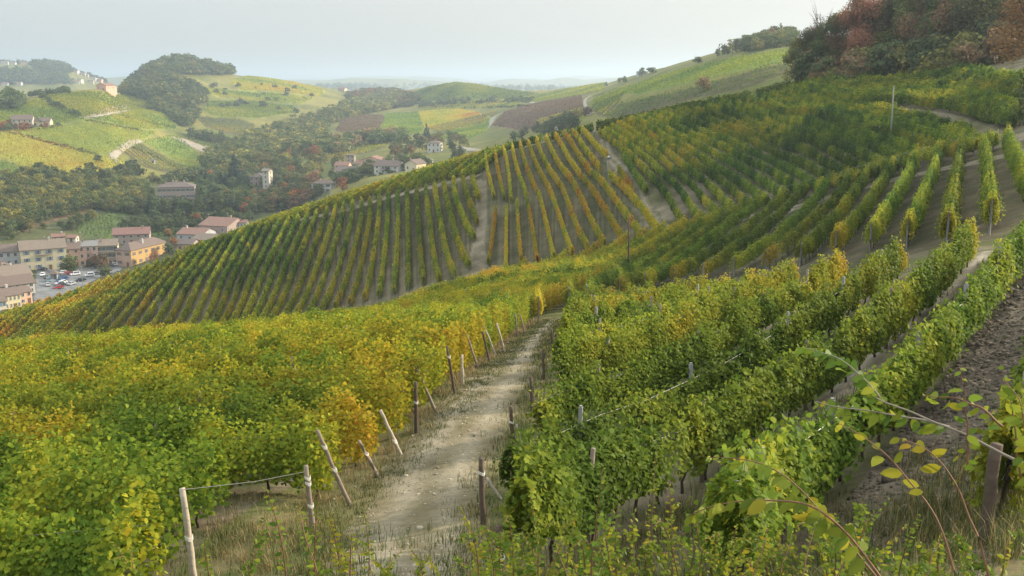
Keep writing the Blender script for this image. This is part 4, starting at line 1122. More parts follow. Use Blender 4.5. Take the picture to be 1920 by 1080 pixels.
def build_shoots():
    S = [
     ([(1640,1090),(1560,985),(1470,900),(1380,800),(1300,768),(1232,760),(1150,760)], 0, 0),
    ]
    # big arching shoots, seen close by the bank edge
    px_shoot([(1660,1095),(1600,1010),(1545,955),(1480,935),(1400,938),(1330,945),(1290,968)], 4.2, 4.4, 'big arching yellow-green shoot with large drooping leaves', leaf=.088, n=40, hue=.37, rad=.0065, seed=1, droop=1.0, bare=.12)
    px_shoot([(1650,1090),(1600,1025),(1540,960),(1480,895),(1420,868),(1370,856),(1330,858)], 4.9, 5.2, 'arching shoot lying just above the biggest one', leaf=.08, n=38, hue=.35, rad=.006, seed=2, droop=.7, bare=.15)
    px_shoot([(1795,1095),(1765,990),(1710,900),(1655,845),(1610,805),(1575,795)], 4.4, 4.7, 'long red-brown stem with few yellow leaves', leaf=.085, n=10, hue=.50, rad=.0058, seed=3, bare=.45)
    px_shoot([(1858,1095),(1830,1000),(1790,900),(1755,855),(1715,830),(1685,822)], 4.4, 4.6, 'bare reddish stem with yellowing leaves at its bent tip', leaf=.085, n=7, hue=.53, rad=.006, seed=4, bare=.72)
    px_shoot([(1990,905),(1900,858),(1810,812),(1730,780),(1660,757),(1640,745)], 4.6, 5.0, 'long grey branch reaching in from the frame edge', leaf=.075, n=5, hue=.45, rad=.009, seed=5, bare=.8, stem='stem_grey')
    px_shoot([(1660,757),(1625,715),(1600,690),(1560,668),(1520,655),(1495,652)], 5.0, 5.2, 'upturned leafy twig at the end of the grey branch', leaf=.075, n=28, hue=.30, rad=.005, seed=6, stem='stem_grey')
    px_shoot([(1780,800),(1710,780),(1650,772),(1600,770),(1560,760),(1530,752)], 4.9, 5.1, 'drooping leafy twig hanging below the grey branch', leaf=.07, n=30, hue=.28, rad=.006, seed=7, stem='stem_grey', droop=1.2)
    px_shoot([(1815,880),(1812,790),(1808,735),(1800,690)], 4.7, 4.8, 'upright leafy twig beside the dark post', leaf=.06, n=14, hue=.34, rad=.006, seed=8)
    px_shoot([(1880,800),(1835,762),(1790,745),(1730,742)], 4.7, 4.8, 'short level twig crossing behind the upright one', leaf=.065, n=14, hue=.37, rad=.006, seed=9)
    px_shoot([(1915,900),(1900,790),(1892,740),(1878,690)], 4.6, 4.6, 'tall sprig near the frame edge above the dark post', leaf=.07, n=13, hue=.38, rad=.005, seed=10)
    px_shoot([(1935,870),(1920,790),(1905,740),(1885,715)], 4.4, 4.5, 'leafy sprig overlapping the frame edge', leaf=.07, n=14, hue=.40, rad=.005, seed=11)
    # slender suckers growing up from the bank
    rng = random.Random(5)
    U = [(455,1085,500,955),(400,1085,385,1010),(300,1095,215,1020),(540,1090,498,915),(610,1090,560,950),(640,1085,617,970),(590,1085,598,925),(690,1085,682,960),(655,1085,660,1000),
     (720,1090,755,1030),(790,1095,770,1030),(850,1095,800,1040),(900,1095,862,950),(930,1095,905,985),(960,1095,985,1000),(1010,1095,995,930),(1060,1090,1080,960),(1105,1095,1130,880),
     (1150,1095,1160,930),(1200,1090,1190,960),(1225,1090,1233,845),(1262,1090,1252,900),(1300,1090,1330,955),(1345,1095,1380,985),(1400,1095,1440,990),(1450,1090,1485,1000),(1500,1095,1530,985),
     (1545,1090,1640,960),(1580,1095,1665,935),(1620,1095,1700,985),(1680,1095,1725,965),(1730,1095,1770,1000),(1760,1095,1720,1010),(1830,1095,1800,1030),(1880,1095,1900,1010),(1910,1095,1925,960),
     (1000,1095,1050,1020),(1080,1095,1040,1010),(1170,1095,1120,1020),(1280,1095,1300,1010),(1360,1095,1330,1030),(1420,1095,1390,1040),(1120,1095,1200,1040),(880,1095,930,1040),(760,1095,700,1050)]
    lab0 = 'thin leafy sucker rising from the bank'
    for i, (x0, y0, x1, y1) in enumerate(U):
        r = rng.uniform(5.5, 8.0)
        bx = rng.uniform(-25, 25)
        pix = [(x0, y0 + 40), ((2*x0 + x1) / 3 + bx * .4, (2*y0 + y1) / 3 + 8), ((x0 + 2*x1) / 3 + bx * .5, (x0 * 0 + y0 + 2*y1) / 3 + 2), (x1, y1)]
        lab = f'{ordinal(i + 1)} thin leafy sucker rising from the bank, counted along the bottom edge' if False else 'thin leafy sucker among many along the near bank'
        px_shoot(pix, r, r + rng.uniform(-.3, .5), lab, leaf=rng.uniform(.036, .050), n=rng.randint(28, 44), hue=rng.uniform(.28, .44), rad=.006, seed=100 + i, group='leafy suckers along the near bank', side_twigs=rng.choice([0, 1, 2, 3]))
    # bramble mass low on the bank
    for i in range(56):
        x0 = rng.uniform(880, 1900); y0 = rng.uniform(1060, 1130); r = rng.uniform(6.5, 9.0)
        x1 = x0 + rng.uniform(-110, 60); y1 = y0 - rng.uniform(50, 120)
        pix = [(x0, y0 + 30), (x0 * .6 + x1 * .4, y0 * .35 + y1 * .65), (x0 * .25 + x1 * .75, y1 - 8), (x1, y1 + 12)]
        px_shoot(pix, r, r - .3, 'low bramble cane in the tangle on the near bank', leaf=rng.uniform(.036, .05), n=rng.randint(34, 54), hue=rng.uniform(.24, .40), rad=.006, seed=200 + i, group='bramble canes on the near bank', cat='bramble', side_twigs=3)
# ---------------------------------------------------------------- trees
GREEN_D = [(.070,.098,.042), (.092,.120,.046), (.12,.14,.052)]
GREEN_M = [(.080,.115,.035), (.11,.14,.040), (.14,.155,.045)]
OLIVE = [(.14,.15,.045), (.19,.18,.050), (.23,.205,.055)]
YELLOW = [(.27,.25,.055), (.33,.29,.06), (.22,.215,.055)]
ORANGE = [(.30,.14,.045), (.24,.11,.045), (.33,.17,.05)]
RUST = [(.26,.16,.085), (.20,.14,.075), (.30,.18,.09), (.15,.14,.06)]
RED = [(.37,.165,.10), (.40,.21,.12), (.27,.15,.08)]
BLUE_D = [(.024,.044,.028), (.034,.056,.034), (.044,.066,.038)]
BARE = [(.16,.12,.09), (.13,.10,.075)]

def crown_data(form, H, W, n, leaf, cols, seed, gap=.0):
    """leaf clumps through the volume of a crown; returns co, faces, colours (base of the tree at z=0)"""
    rng = np.random.default_rng(seed)
    if form == 'round':
        nl = rng.integers(13, 20)
        lob = []
        for k in range(nl):
            a = rng.uniform(0, 6.283); f = rng.uniform(0, 1)
            zc = H * (.16 + .74 * f); rad = W * .5 * math.sqrt(max(.05, 1 - ((f - .42) / .66) ** 2)) * rng.uniform(.35, .85)
            lob.append((math.cos(a) * rad, math.sin(a) * rad, zc, W * rng.uniform(.14, .25), H * rng.uniform(.09, .15)))
        lob.append((0, 0, H * .84, W * .2, H * .14)); lob.append((0, 0, H * .5, W * .3, H * .22))
    elif form == 'tall':
        lob = []
        for k in range(16):
            f = k / 15.0; a = rng.uniform(0, 6.283); rad = W * .5 * (1 - abs(f - .4)) * rng.uniform(.2, .6)
            lob.append((math.cos(a) * rad, math.sin(a) * rad, H * (.2 + .72 * f), W * rng.uniform(.18, .3) * (1.15 - .7 * f), H * rng.uniform(.07, .11)))
    elif form == 'cone':
        lob = []
        for k in range(34):
            f = (k + .5) / 34; a = k * 2.4 + rng.uniform(-.3, .3); rad = W * .5 * (1 - f) ** .85 * rng.uniform(.55, .95)
            lob.append((math.cos(a) * rad, math.sin(a) * rad, H * (.10 + .86 * f), W * .16 * (1.25 - f), H * .045))
        lob.append((0, 0, H * .93, W * .07, H * .08))
    else:                                                # bush
        lob = []
        for k in range(9):
            a = rng.uniform(0, 6.283); rad = W * .38 * rng.uniform(.1, 1)
            lob.append((math.cos(a) * rad, math.sin(a) * rad, H * rng.uniform(.25, .75), W * rng.uniform(.18, .28), H * rng.uniform(.18, .28)))
    lob = np.array(lob)
    pw = lob[:, 3] ** 2; pw /= pw.sum()
    w = rng.choice(len(lob), n, p=pw)
    d = unit(rng.normal(size=(n, 3)))
    rr = rng.uniform(.55, 1.08, n)[:, None]
    p = lob[w, :3] + d * rr * np.stack([lob[w, 3], lob[w, 3], lob[w, 4]], 1)
    p[:, 2] = np.maximum(p[:, 2], .04 * H)
    out = unit(p - np.array([0, 0, H * .5]))
    nr = d * .9 + out * .4 + rng.normal(0, .55, (n, 3)) + np.array([0, 0, .25])
    lt = rng.integers(0, len(cols), len(lob))
    c = np.asarray(cols)[lt[w]] * (.75 + .5 * rng.random((n, 1))) 
    c = c * .75 + np.asarray(cols)[rng.integers(0, len(cols), n)] * .25
    return leaves(p, nr, leaf * rng.uniform(.6, 1.3, n), c, LEAF4, None, rng)

def trunk_mesh(H, W, seed, bare=False, name='trunk'):
    rg = random.Random(seed)
    m = MB()
    t = max(.10, H * .018)
    top = .75 if bare else .55
    pts = [(0, 0, -1.0)] + [(rg.uniform(-.02, .02) * H * (k / 4), rg.uniform(-.02, .02) * H * (k / 4), H * top * k / 4) for k in range(5)]
    m.tube(pts, [t * 1.3, t * 1.1, t * .9, t * .75, t * .55, t * .3], 7)
    for k in range(16 if bare else 7):
        z0 = H * rg.uniform(.22, top); a = rg.uniform(0, 6.283); L = W * rg.uniform(.25, .48)
        e = (math.cos(a) * L, math.sin(a) * L, z0 + L * rg.uniform(.6, 1.5))
        mid = (e[0] * .45, e[1] * .45, z0 + (e[2] - z0) * .4)
        m.tube([(0, 0, z0), mid, e], [t * .4, t * .25, t * .08], 5)
        if bare:
            for q in range(4):
                f = (e[0] + rg.uniform(-.12, .12) * W, e[1] + rg.uniform(-.12, .12) * W, e[2] + rg.uniform(.05, .2) * H)
                m.tube([mid, ((mid[0] + f[0]) / 2, (mid[1] + f[1]) / 2, (mid[2] + f[2]) / 2 + .05 * H), f], [t * .15, t * .1, t * .04], 4)
    me = m.mesh(name, True); me.materials.append(M['bark']); return me

PROTO = {}
def proto(key, form, H, W, n, leaf, cols, bare=False, k=3):
    """a few meshes of one kind of tree"""
    PROTO[key] = []
    for i in range(k):
        sd = hash_name(key) + i * 7
        co, idx, cc = crown_data(form, H, W, n, leaf, cols, sd)
        cm = quads_mesh('crown', co, idx, cc); cm.materials.append(M['crown'])
        PROTO[key].append((cm, trunk_mesh(H, W, sd, bare), H, W, (co, idx, cc)))
def hash_name(s):
    v = 7
    for ch in s: v = (v * 31 + ord(ch)) % 100003
    return v

KINDS_ = {'green': ('round', GREEN_M), 'dark': ('round', GREEN_D), 'olive': ('round', OLIVE), 'yellow': ('round', YELLOW), 'orange': ('round', ORANGE), 'rust': ('round', RUST), 'red': ('round', RED),
          'fir': ('cone', BLUE_D), 'poplar': ('tall', GREEN_M), 'golden': ('tall', YELLOW), 'bush': ('bush', GREEN_M)}
COLWORD = {'green': 'mid-green leafy tree', 'dark': 'dark green leafy tree', 'olive': 'olive-yellow leafy tree', 'yellow': 'yellow autumn tree', 'orange': 'orange autumn tree', 'rust': 'rust-brown autumn tree',
           'red': 'red autumn tree', 'fir': 'dark conical conifer', 'poplar': 'slender green tree', 'golden': 'slender yellow tree', 'bush': 'low green bush', 'bare': 'half-bare brown tree'}
NAMEWORD = {'fir': 'conifer_tree', 'bush': 'bush', 'poplar': 'poplar_tree', 'golden': 'poplar_tree'}
def make_protos():
    for kd, (form, cols) in KINDS_.items():
        proto('mid_' + kd, form, {'fir': 15, 'bush': 4, 'poplar': 14, 'golden': 13}.get(kd, 11), {'fir': 7, 'bush': 5, 'poplar': 5, 'golden': 5}.get(kd, 10), {'bush': 240, 'fir': 620}.get(kd, 620), {'bush': .75}.get(kd, .95), cols)
        proto('far_' + kd, form, {'fir': 15, 'bush': 4, 'poplar': 14, 'golden': 13}.get(kd, 11), {'fir': 7, 'bush': 6, 'poplar': 5, 'golden': 5}.get(kd, 11), 130, 2.0, cols, k=2)
    for kd, cols in (('dark', [(.085,.112,.05), (.11,.13,.055), (.13,.125,.06)]), ('olive', OLIVE), ('rust', RUST), ('red', RED), ('green', GREEN_M), ('orange', ORANGE), ('yellow', YELLOW)):
        proto('near_' + kd, 'round', 14, 9, 8000, .32, cols, k=2)
    proto('big_orange', 'round', 14, 9, 14000, .22, [(.24, .125, .055), (.20, .105, .05), (.27, .15, .06), (.15, .10, .05)], k=1)
    proto('near_bare', 'round', 14, 8, 900, .28, BARE + RUST, True, k=2)
    proto('near_poplar', 'tall', 16, 6, 6000, .32, GREEN_D + GREEN_M, k=2)

PROT = [(130,116,192,144,3100), (138,146,216,160,3100), (0,110,62,121,3100), (296,344,368,373,690), (464,314,512,352,700), (582,337,625,362,560), (628,309,690,337,575), (672,294,722,314,605), (696,304,756,327,580), (754,294,800,322,580), (649,290,666,306,640), (799,263,827,285,700),
        (0,445,62,500,466), (44,448,215,507,466), (216,444,312,500,450), (330,414,462,450,460), (20,216,98,240,880), (1022,228,1062,245,540), (172,158,214,170,1120), (66,505,180,545,440)]
def hides(p, h, w=5.0):
    """would a tree here stand in front of one of the buildings the photograph shows?"""
    r = math.hypot(p[0], p[1])
    if r < 300: return False
    x, yb = ppx((p[0], p[1], p[2])); yt = ppx((p[0], p[1], p[2] + h))[1]; hw = w * .5 * F / r
    return any(r < br and x + hw > x0 + 1 and x - hw < x1 - 1 and yt < y1 - (y1 - y0) * .22 and yb > y0 for x0, y0, x1, y1, br in PROT)

def tree(kind, lod, p, H, wscale=1.0, label=None, group=None, rg=random):
    pr = PROTO[f'{lod}_{kind}'][rg.randrange(len(PROTO[f'{lod}_{kind}']))]
    root = empty(NAMEWORD.get(kind, 'leafy_tree'), (p[0], p[1], p[2]), rg.uniform(0, 6.28))
    tag(root, label or COLWORD[kind], 'bush' if kind == 'bush' else 'tree', group)
    s = H / pr[2]
    root.scale = (s * wscale, s * wscale, s)
    link('crown', pr[0], root); link('trunk', pr[1], root)
    return root

def gpt(px, py, rmin=300, rmax=18000):
    g = hit(px, py, rmin, 0, rmax); return (g[0], g[1], float(ground(*g)))

def scatter_poly(poly, rmin, rmax, gap, rng, nmax=4000, ntry=40000):
    """ground points inside a sighted outline, no closer together than gap"""
    m = poly_mask(poly, GPX, GPY) & (RRg > rmin) & (RRg < rmax)
    if m.sum() < 2: return []
    xs, ys = GX[m], GY[m]
    x0, x1, y0, y1 = xs.min(), xs.max(), ys.min(), ys.max()
    X = rng.uniform(x0, x1, ntry); Y = rng.uniform(y0, y1, ntry)
    Z = ground(X, Y); d = Y * _c - Z * _s
    r = np.hypot(X, Y)
    ok = poly_mask(poly, CX + F * X / d, CY - F * (Y * _s + Z * _c) / d) & (r > rmin) & (r < rmax)
    cells, out = set(), []
    for x, y, z in zip(X[ok], Y[ok], Z[ok]):
        c = (int(math.floor(x / gap)), int(math.floor(y / gap)))
        if c in cells: continue
        cells.add(c); out.append((x, y, z))
        if len(out) >= nmax: break
    return out

def wood_mass(name, pts, kinds, label, lod='far', hmin=.7, hmax=1.2, seed=0, wide=1.0):
    """a far-off wood that reads as one mass"""
    rg = random.Random(seed)
    CO, IX, CC = [], [], []; b = 0
    for x, y, z in pts:
        kd = rg.choice(kinds)
        if hides((x, y, z), 11 * hmax * (.4 if kd == 'bush' else 1), 8): continue
        co, idx, cc = rg.choice(PROTO[f'{lod}_{kd}'])[4]
        a = rg.uniform(0, 6.28); s = rg.uniform(hmin, hmax)
        q = co * s; ca, sa = math.cos(a), math.sin(a)
        q = np.stack([(q[:, 0] * ca - q[:, 1] * sa) * wide + x, (q[:, 0] * sa + q[:, 1] * ca) * wide + y, q[:, 2] + z - .8], 1)
        CO.append(q); IX.append(idx + b); CC.append(cc * rg.uniform(.8, 1.2)); b += len(co)
    if not CO: return
    o = link(name, quads_mesh(name, np.concatenate(CO), np.concatenate(IX), np.concatenate(CC)), None, M['crown'])
    tag(o, label, 'woodland', None, 'stuff')

def build_trees():
    rg = random.Random(2); rng = np.random.default_rng(2)
    # --- autumn wood on the brow
    W = [('olive',1494,148,11,1.0),('dark',1507,147,12,.9),('rust',1522,148,12,.9),('bare',1537,146,14,.9),('green',1552,147,13,.9),('rust',1568,146,13,.8),('olive',1583,144,14,.9),('red',1607,145,17,.8),
         ('rust',1625,143,14,.9),('rust',1640,142,15,.9),('rust',1660,140,16,1.0),('olive',1682,138,16,1.0),('green',1700,136,17,1.0),('olive',1722,133,17,1.0),('rust',1742,131,18,.9),('green',1762,128,18,1.0),
         ('rust',1785,124,18,1.0),('olive',1805,120,18,.9),('dark',1826,116,18,1.0),('poplar',1846,113,19,1.0)]
    names = {}
    for i, (kd, px, py, h, w) in enumerate(W):
        names[kd] = names.get(kd, 0) + 1
        tree(kd, 'near', gpt(px, py + 2, 150, 236), h, w, f'{ordinal(names[kd])} {COLWORD[kd]} of the wood front, counted from its open end', 'trees along the front of the hilltop wood', rg)
    kk = ['olive', 'rust', 'olive', 'yellow', 'bare', 'poplar', 'orange', 'rust']
    n = 0
    for row, (dr, hh) in enumerate(((9, 15), (19, 16), (32, 16))):
        for px in range(1515 + row * 14, 1900, 24):
            if px < 1560 and row > 1: continue
            f = min(max((px - 1560) / 300.0, 0), 1)
            base = hit(px, 150 - 34 * max(0, (px - 1500) / 350), 150, 0, 236)
            r = np.hypot(*base) + dr
            x, y = base / np.hypot(*base) * r
            h = hh * (.72 + .45 * f) * rg.uniform(.85, 1.12) * (.78 if px < 1600 else 1)
            kd = kk[(n * 5 + row) % 8] if px > 1590 else ['bare', 'dark', 'rust'][n % 3]
            n += 1
            tree(kd, 'near', (x, y, float(ground(x, y))), h, .95, f'{COLWORD[kd]} standing inside the hilltop wood', f'{kd} trees inside the hilltop wood', rg)
    tree('orange', 'big', gpt(1926, 176, 120), 19, 1.2, 'big orange-brown tree in front of the wood at the frame edge', None, rg)
    tree('rust', 'near', gpt(2010, 190, 110), 15, 1.3, 'rust-brown tree beyond the big orange-brown one, cut by the frame edge', None, rg)
    pts = []
    for k in range(420):                                  # the wood goes on over the hill outside the picture
        th = rng.uniform(math.radians(22), math.radians(42)); r = rng.uniform(238, 400)
        pts.append((math.sin(th) * r, math.cos(th) * r, float(ground(math.sin(th) * r, math.cos(th) * r))))
    wood_mass('woodland', pts, ['dark', 'rust', 'olive', 'green'], 'autumn wood covering the hill behind its front trees', 'mid', .9, 1.3, 4, 1.1)
    pts = [(x, y, z) for x, y, z in scatter_poly([(1480,152),(1600,150),(1700,142),(1800,126),(1860,112),(1870,120),(1800,140),(1650,156),(1490,160)], 180, 240, 2.0, rng)]
    wood_mass('undergrowth', pts, ['bush', 'olive', 'rust', 'dark'], 'dark bramble undergrowth along the foot of the hilltop wood', 'mid', .28, .75, 6)
    pts = scatter_poly([(1890,150),(1925,140),(1960,230),(1930,240),(1900,200)], 100, 200, 2.0, rng)
    wood_mass('undergrowth', pts, ['bush'], 'scrub under the big orange-brown tree', 'mid', .3, .6, 7)

    # --- valley trees one can tell apart
    regions = [
     ('beside the winding stream wood below the farmhouse hill', [(0,338),(60,330),(150,350),(240,345),(290,362),(240,400),(165,388),(90,408),(0,440)], 520, 800, 11.5, ['green','olive','green','yellow','olive','green','dark'], (6.5, 11), 60),
     ('on the terrace below the brown hotel', [(252,392),(440,388),(462,400),(440,409),(300,411),(252,408)], 480, 720, 5.5, ['fir','dark','fir','dark','fir'], (9, 12.5), 48),
     ('around the villa with the tower', [(372,330),(450,318),(520,325),(560,345),(575,365),(560,385),(490,405),(450,385),(400,372)], 480, 820, 11.0, ['dark','orange','green','dark','fir','olive','green'], (5.5, 8.5), 46),
     ('along the hedge behind the village square', [(10,430),(60,425),(140,432),(180,412),(140,415),(60,440),(20,452)], 480, 640, 9.0, ['green','olive','dark','bush'], (5, 8), 22),
     ('in the gardens above the village roofs', [(290,430),(370,410),(420,405),(480,405),(420,418),(360,430),(310,446)], 440, 640, 9.0, ['dark','green','orange','bush','green'], (4, 7), 20),
     ('on the near bank of the valley wood', [(430,315),(500,290),(560,285),(600,300),(640,290),(650,310),(600,335),(540,335),(470,330)], 560, 950, 13.0, ['yellow','olive','orange','green','golden','dark'], (8, 13), 50),
     ('around the white-walled hamlet', [(600,345),(640,338),(700,332),(760,318),(800,308),(800,300),(740,302),(670,320),(610,330)], 470, 700, 10.0, ['dark','green','orange','fir','bush'], (4, 6.5), 22),
     ('around the square white house', [(730,290),(760,265),(800,258),(840,262),(880,268),(860,285),(800,290),(740,296)], 480, 900, 12.0, ['dark','green','rust','olive','dark'], (6, 10), 34),
     ('by the house behind the orange rows', [(955,262),(1000,244),(1022,238),(1060,232),(1060,245),(1000,255),(960,268)], 350, 760, 9.0, ['dark','green','dark','bush'], (5, 8), 18),
    ]
    for lab, poly, r0, r1, gap, kinds, hr, nmax in regions:
        P = scatter_poly(poly, r0, r1, gap, rng, nmax)
        for p in P:
            kd = rg.choice(kinds)
            h = rg.uniform(*hr) * (.45 if kd == 'bush' else 1)
            while hides(p, h, h * .7) and h > 2.0: h *= .8
            if hides(p, h, h * .7): continue
            tree(kd, 'mid', p, h, rg.uniform(.9, 1.2), f'{COLWORD[kd]} {lab}', f'{kd} trees {lab}', rg)
    # --- ones that stand out
    single = [('fir',441,352,23,1.3,'tall broad dark conifer in front of the stone-hut vineyard'),('fir',424,358,13,1.1,'second dark conifer just behind the tall broad one'),('fir',800,268,17,1.2,'large dark conifer behind the square white house'),
     ('green',132,512,9,1.1,'round green tree between the yellow house and the car park'),('rust',196,506,8,1.0,'rust-brown tree beside the cream balconied house'),('rust',178,505,7,.9,'smaller rust-brown tree before the pink house'),
     ('green',198,522,6,1.2,'bushy green tree at the edge of the car park'),('dark',318,478,6,1.2,'dark bushy tree beside the orange house'),('orange',325,470,7,.9,'orange tree at the end of the orange house'),('red',590,345,9,1.2,'crimson tree above the small white balconied house'),
     ('orange',643,358,8,1.0,'orange-brown tree on the crest edge near the small white house'),('yellow',578,345,8,.9,'yellow-green tree beside the crimson one'),('orange',455,392,7,.9,'orange cone-shaped tree among the dark conifers'),
     ('orange',425,378,8,.8,'pale orange tree at the end of the conifer row'),('green',430,415,8,1.1,'round green tree on the terrace edge'),('orange',548,385,9,1.0,'rust-orange tree right above the spur crest'),('rust',515,392,9,1.1,'rust tree in front of the distant car park'),
     ('dark',185,305,6,1.3,'small round tree alone in the yellow vineyard'),('red',290,492,6,.9,'pinkish-red tree against the orange house wall'),('poplar',103,503,5,.6,'clipped dark green tree by the yellow house door'),
     ('dark',1137,162,5,1.0,'small round tree alone on the far ridge'),('dark',1170,155,6,1.2,'tree with a twin on the far ridge'),('olive',1162,156,6,1.0,'olive twin tree on the far ridge'),('dark',1203,144,8,1.1,'dark tree beside the ruined hut on the long ridge'),
     ('bush',1222,139,6,1.2,'bush beside the dark tree on the long ridge'),('rust',1318,172,6,1.3,'rust bush in the terraces of the long ridge'),('bush',1308,119,5,1.2,'lone bush on the crest of the long ridge')]
    for kd, px, py, h, w, lab in single:
        tree(kd, 'mid', gpt(px, py, 300), h, w, lab, None, rg)
    for i, px in enumerate(range(1346, 1480, 9)):
        kd = ['dark', 'poplar', 'bush', 'olive', 'dark', 'rust'][i % 6]
        y = 104 - (px - 1346) * .24
        tree(kd, 'mid', gpt(px, y + 3, 420), rg.uniform(5, 8) + (px - 1346) * .03, 1.0, f'{ordinal(i + 1)} tree of the tree line on top of the long ridge', 'tree line on top of the long ridge', rg)
    # --- masses
    F_ = [('dark wood on the far knoll with a flat top', [(262,142),(285,118),(318,106),(352,108),(390,118),(425,132),(436,142),(385,142),(330,140),(290,146)], 1300, 1900, 11.5, ['dark','dark','green','dark','olive'], 1.05, 1.75),
     ('dark wood on the lower shoulder of the knoll', [(216,172),(225,150),(262,140),(300,142),(345,158),(380,178),(384,196),(352,212),(318,202),(280,190),(240,180)], 900, 1640, 10.5, ['dark','dark','green','dark','olive'], .95, 1.6),
     ('mixed wood running down from the knoll', [(275,205),(300,196),(350,200),(372,215),(366,222),(352,240),(335,235),(310,214)], 800, 1500, 9, ['green','olive','dark','green'], .6, 1.15),
     ('autumn wood filling the side valley', [(385,300),(470,262),(545,235),(600,222),(650,200),(740,176),(762,188),(735,204),(640,224),(606,240),(600,262),(625,270),(600,288),(560,290),(500,300),(450,322),(390,322)], 640, 2200, 8.5, ['green','olive','dark','olive','green','olive','green','yellow','olive','yellow','green','olive'], .75, 1.25),
     ('wood between the orange fields and the hamlet', [(600,288),(650,262),(735,255),(765,262),(740,268),(670,276),(640,290)], 600, 1300, 8.0, ['dark','green','olive','rust'], .7, 1.1),
     ('wood behind the village on the stream bank', [(0,342),(60,334),(150,352),(240,347),(292,362),(255,385),(250,402),(165,392),(90,412),(0,442)], 520, 840, 7.0, ['green','olive','yellow','green','olive','dark'], .6, .95),
     ('dark tree belt beyond the brown hotel', [(280,342),(380,325),(440,325),(560,325),(600,338),(560,345),(480,340),(380,340),(300,345)], 700, 980, 8.0, ['dark','green','dark','olive'], .5, .8),
     ('dark tree belt between the brown hotel and the villa', [(372,347),(462,338),(464,396),(440,392),(372,392)], 520, 800, 7.0, ['dark','fir','green','dark'], .6, .95),
     ('rust and green trees under the tower villa', [(515,345),(580,345),(604,366),(560,392),(480,404),(455,404),(466,366),(512,366)], 470, 800, 7.5, ['dark','rust','orange','dark','green','olive'], .5, .8),
     ('dark shrubs on the terrace above the village roofs', [(225,428),(300,412),(440,410),(470,412),(440,425),(360,432),(310,444),(230,446)], 430, 640, 6.0, ['bush','dark','dark'], .4, .7),
     ('trees along the hamlet ridge in the middle distance', [(650,182),(690,172),(740,174),(790,188),(780,200),(720,205),(660,200)], 1200, 2300, 11, ['dark','green','olive','green','orange'], .7, 1.1),
     ('hedge of bushes under the round hill', [(790,196),(860,190),(1000,188),(1000,192),(860,196),(790,202)], 900, 1800, 9, ['bush','dark'], .5, .9),
     ('bushes along the hill road by the farmhouse', [(75,182),(82,180),(110,198),(158,222),(150,224),(105,204)], 760, 1400, 5, ['bush','bush','dark'], .35, .7),
     ('dark tree clump at the edge of the farmhouse hill', [(0,196),(20,186),(40,192),(38,204),(0,208)], 800, 1400, 8, ['dark','green'], .8, 1.2),
     ('row of dark trees on the farmhouse hilltop', [(38,182),(60,176),(100,173),(140,170),(140,174),(60,181)], 900, 1400, 10, ['dark'], .5, .8),
     ('garden trees beside the white farmhouse', [(0,240),(25,232),(28,240),(95,232),(112,236),(108,240),(60,244),(0,247)], 700, 1300, 9, ['dark','green','orange','bush'], .4, .7),
     ('hedgerow across the farmhouse hill', [(20,246),(190,290),(188,293),(18,249)], 650, 1300, 3.6, ['bush'], .30, .5),
     ('hedgerow below the hill road', [(160,223),(270,245),(270,248),(159,226)], 700, 1300, 3.6, ['bush'], .28, .45),
     ('hedgerow beside the wooded knoll', [(220,214),(328,238),(328,241),(219,217)], 700, 1400, 3.6, ['bush'], .28, .45),
     ('hedgerow along the striped hill vineyard', [(250,274),(372,330),(369,333),(248,277)], 650, 1200, 3.6, ['bush'], .28, .5),
     ('hedge at the lower edge of the farmhouse hill', [(50,330),(130,334),(225,326),(250,318),(262,330),(200,342),(110,344),(50,338)], 600, 1000, 7, ['bush','green','dark'], .6, 1.0),
     ('bushes along the striped vineyard', [(355,250),(420,262),(470,285),(474,292),(420,274),(360,258)], 700, 1400, 6.5, ['dark','bush','green'], .5, .9),
     ('scattered bushes on the slope behind the knoll', [(400,195),(480,196),(560,206),(560,212),(480,204),(400,202)], 1000, 2200, 24, ['bush','dark'], .6, 1.0),
     ('more scattered bushes on the slope behind the knoll', [(390,160),(560,160),(600,182),(520,192),(400,180)], 1200, 2200, 34, ['bush','dark'], .6, .9),
     ('wood on the shoulder of the long ridge', [(1400,92),(1484,66),(1484,104),(1400,108)], 520, 800, 9, ['dark','green','olive'], .6, .9),
     ('woods on the far village hill', [(0,122),(60,120),(130,124),(190,140),(200,158),(130,160),(60,158),(0,160)], 2300, 3400, 16, ['dark','dark','green'], 1.2, 2.0),
     ('woods on the low misty ridges', [(430,166),(760,160),(1100,164),(1100,170),(760,174),(430,172)], 3000, 9000, 60, ['dark','green'], 1.2, 2.4),
     ('scrub behind the spur crest', [(600,352),(700,338),(790,316),(850,300),(880,292),(860,288),(790,300),(700,322),(600,345)], 330, 640, 6.5, ['bush','dark','green'], .5, .9),
     ('dark bushes under the orange rows crest', [(930,272),(1000,258),(1060,243),(1090,238),(1060,234),(1000,243),(930,264)], 300, 640, 6.5, ['bush','dark'], .6, .9),
     ('hedge along the valley road', [(800,200),(1000,198),(1000,201),(800,204)], 900, 1800, 12, ['bush'], .5, .8),
     ('roadside trees in the lane bend', [(1040,240),(1100,212),(1106,216),(1050,246)], 340, 800, 9, ['bush','rust'], .4, .7)]
    for i, (lab, poly, r0, r1, gap, kinds, a, b) in enumerate(F_):
        wood_mass('woodland', scatter_poly(poly, r0, r1, gap, rng, 2600), kinds, lab, 'mid' if r1 < 900 else 'far', a, b, 20 + i, 1.15)
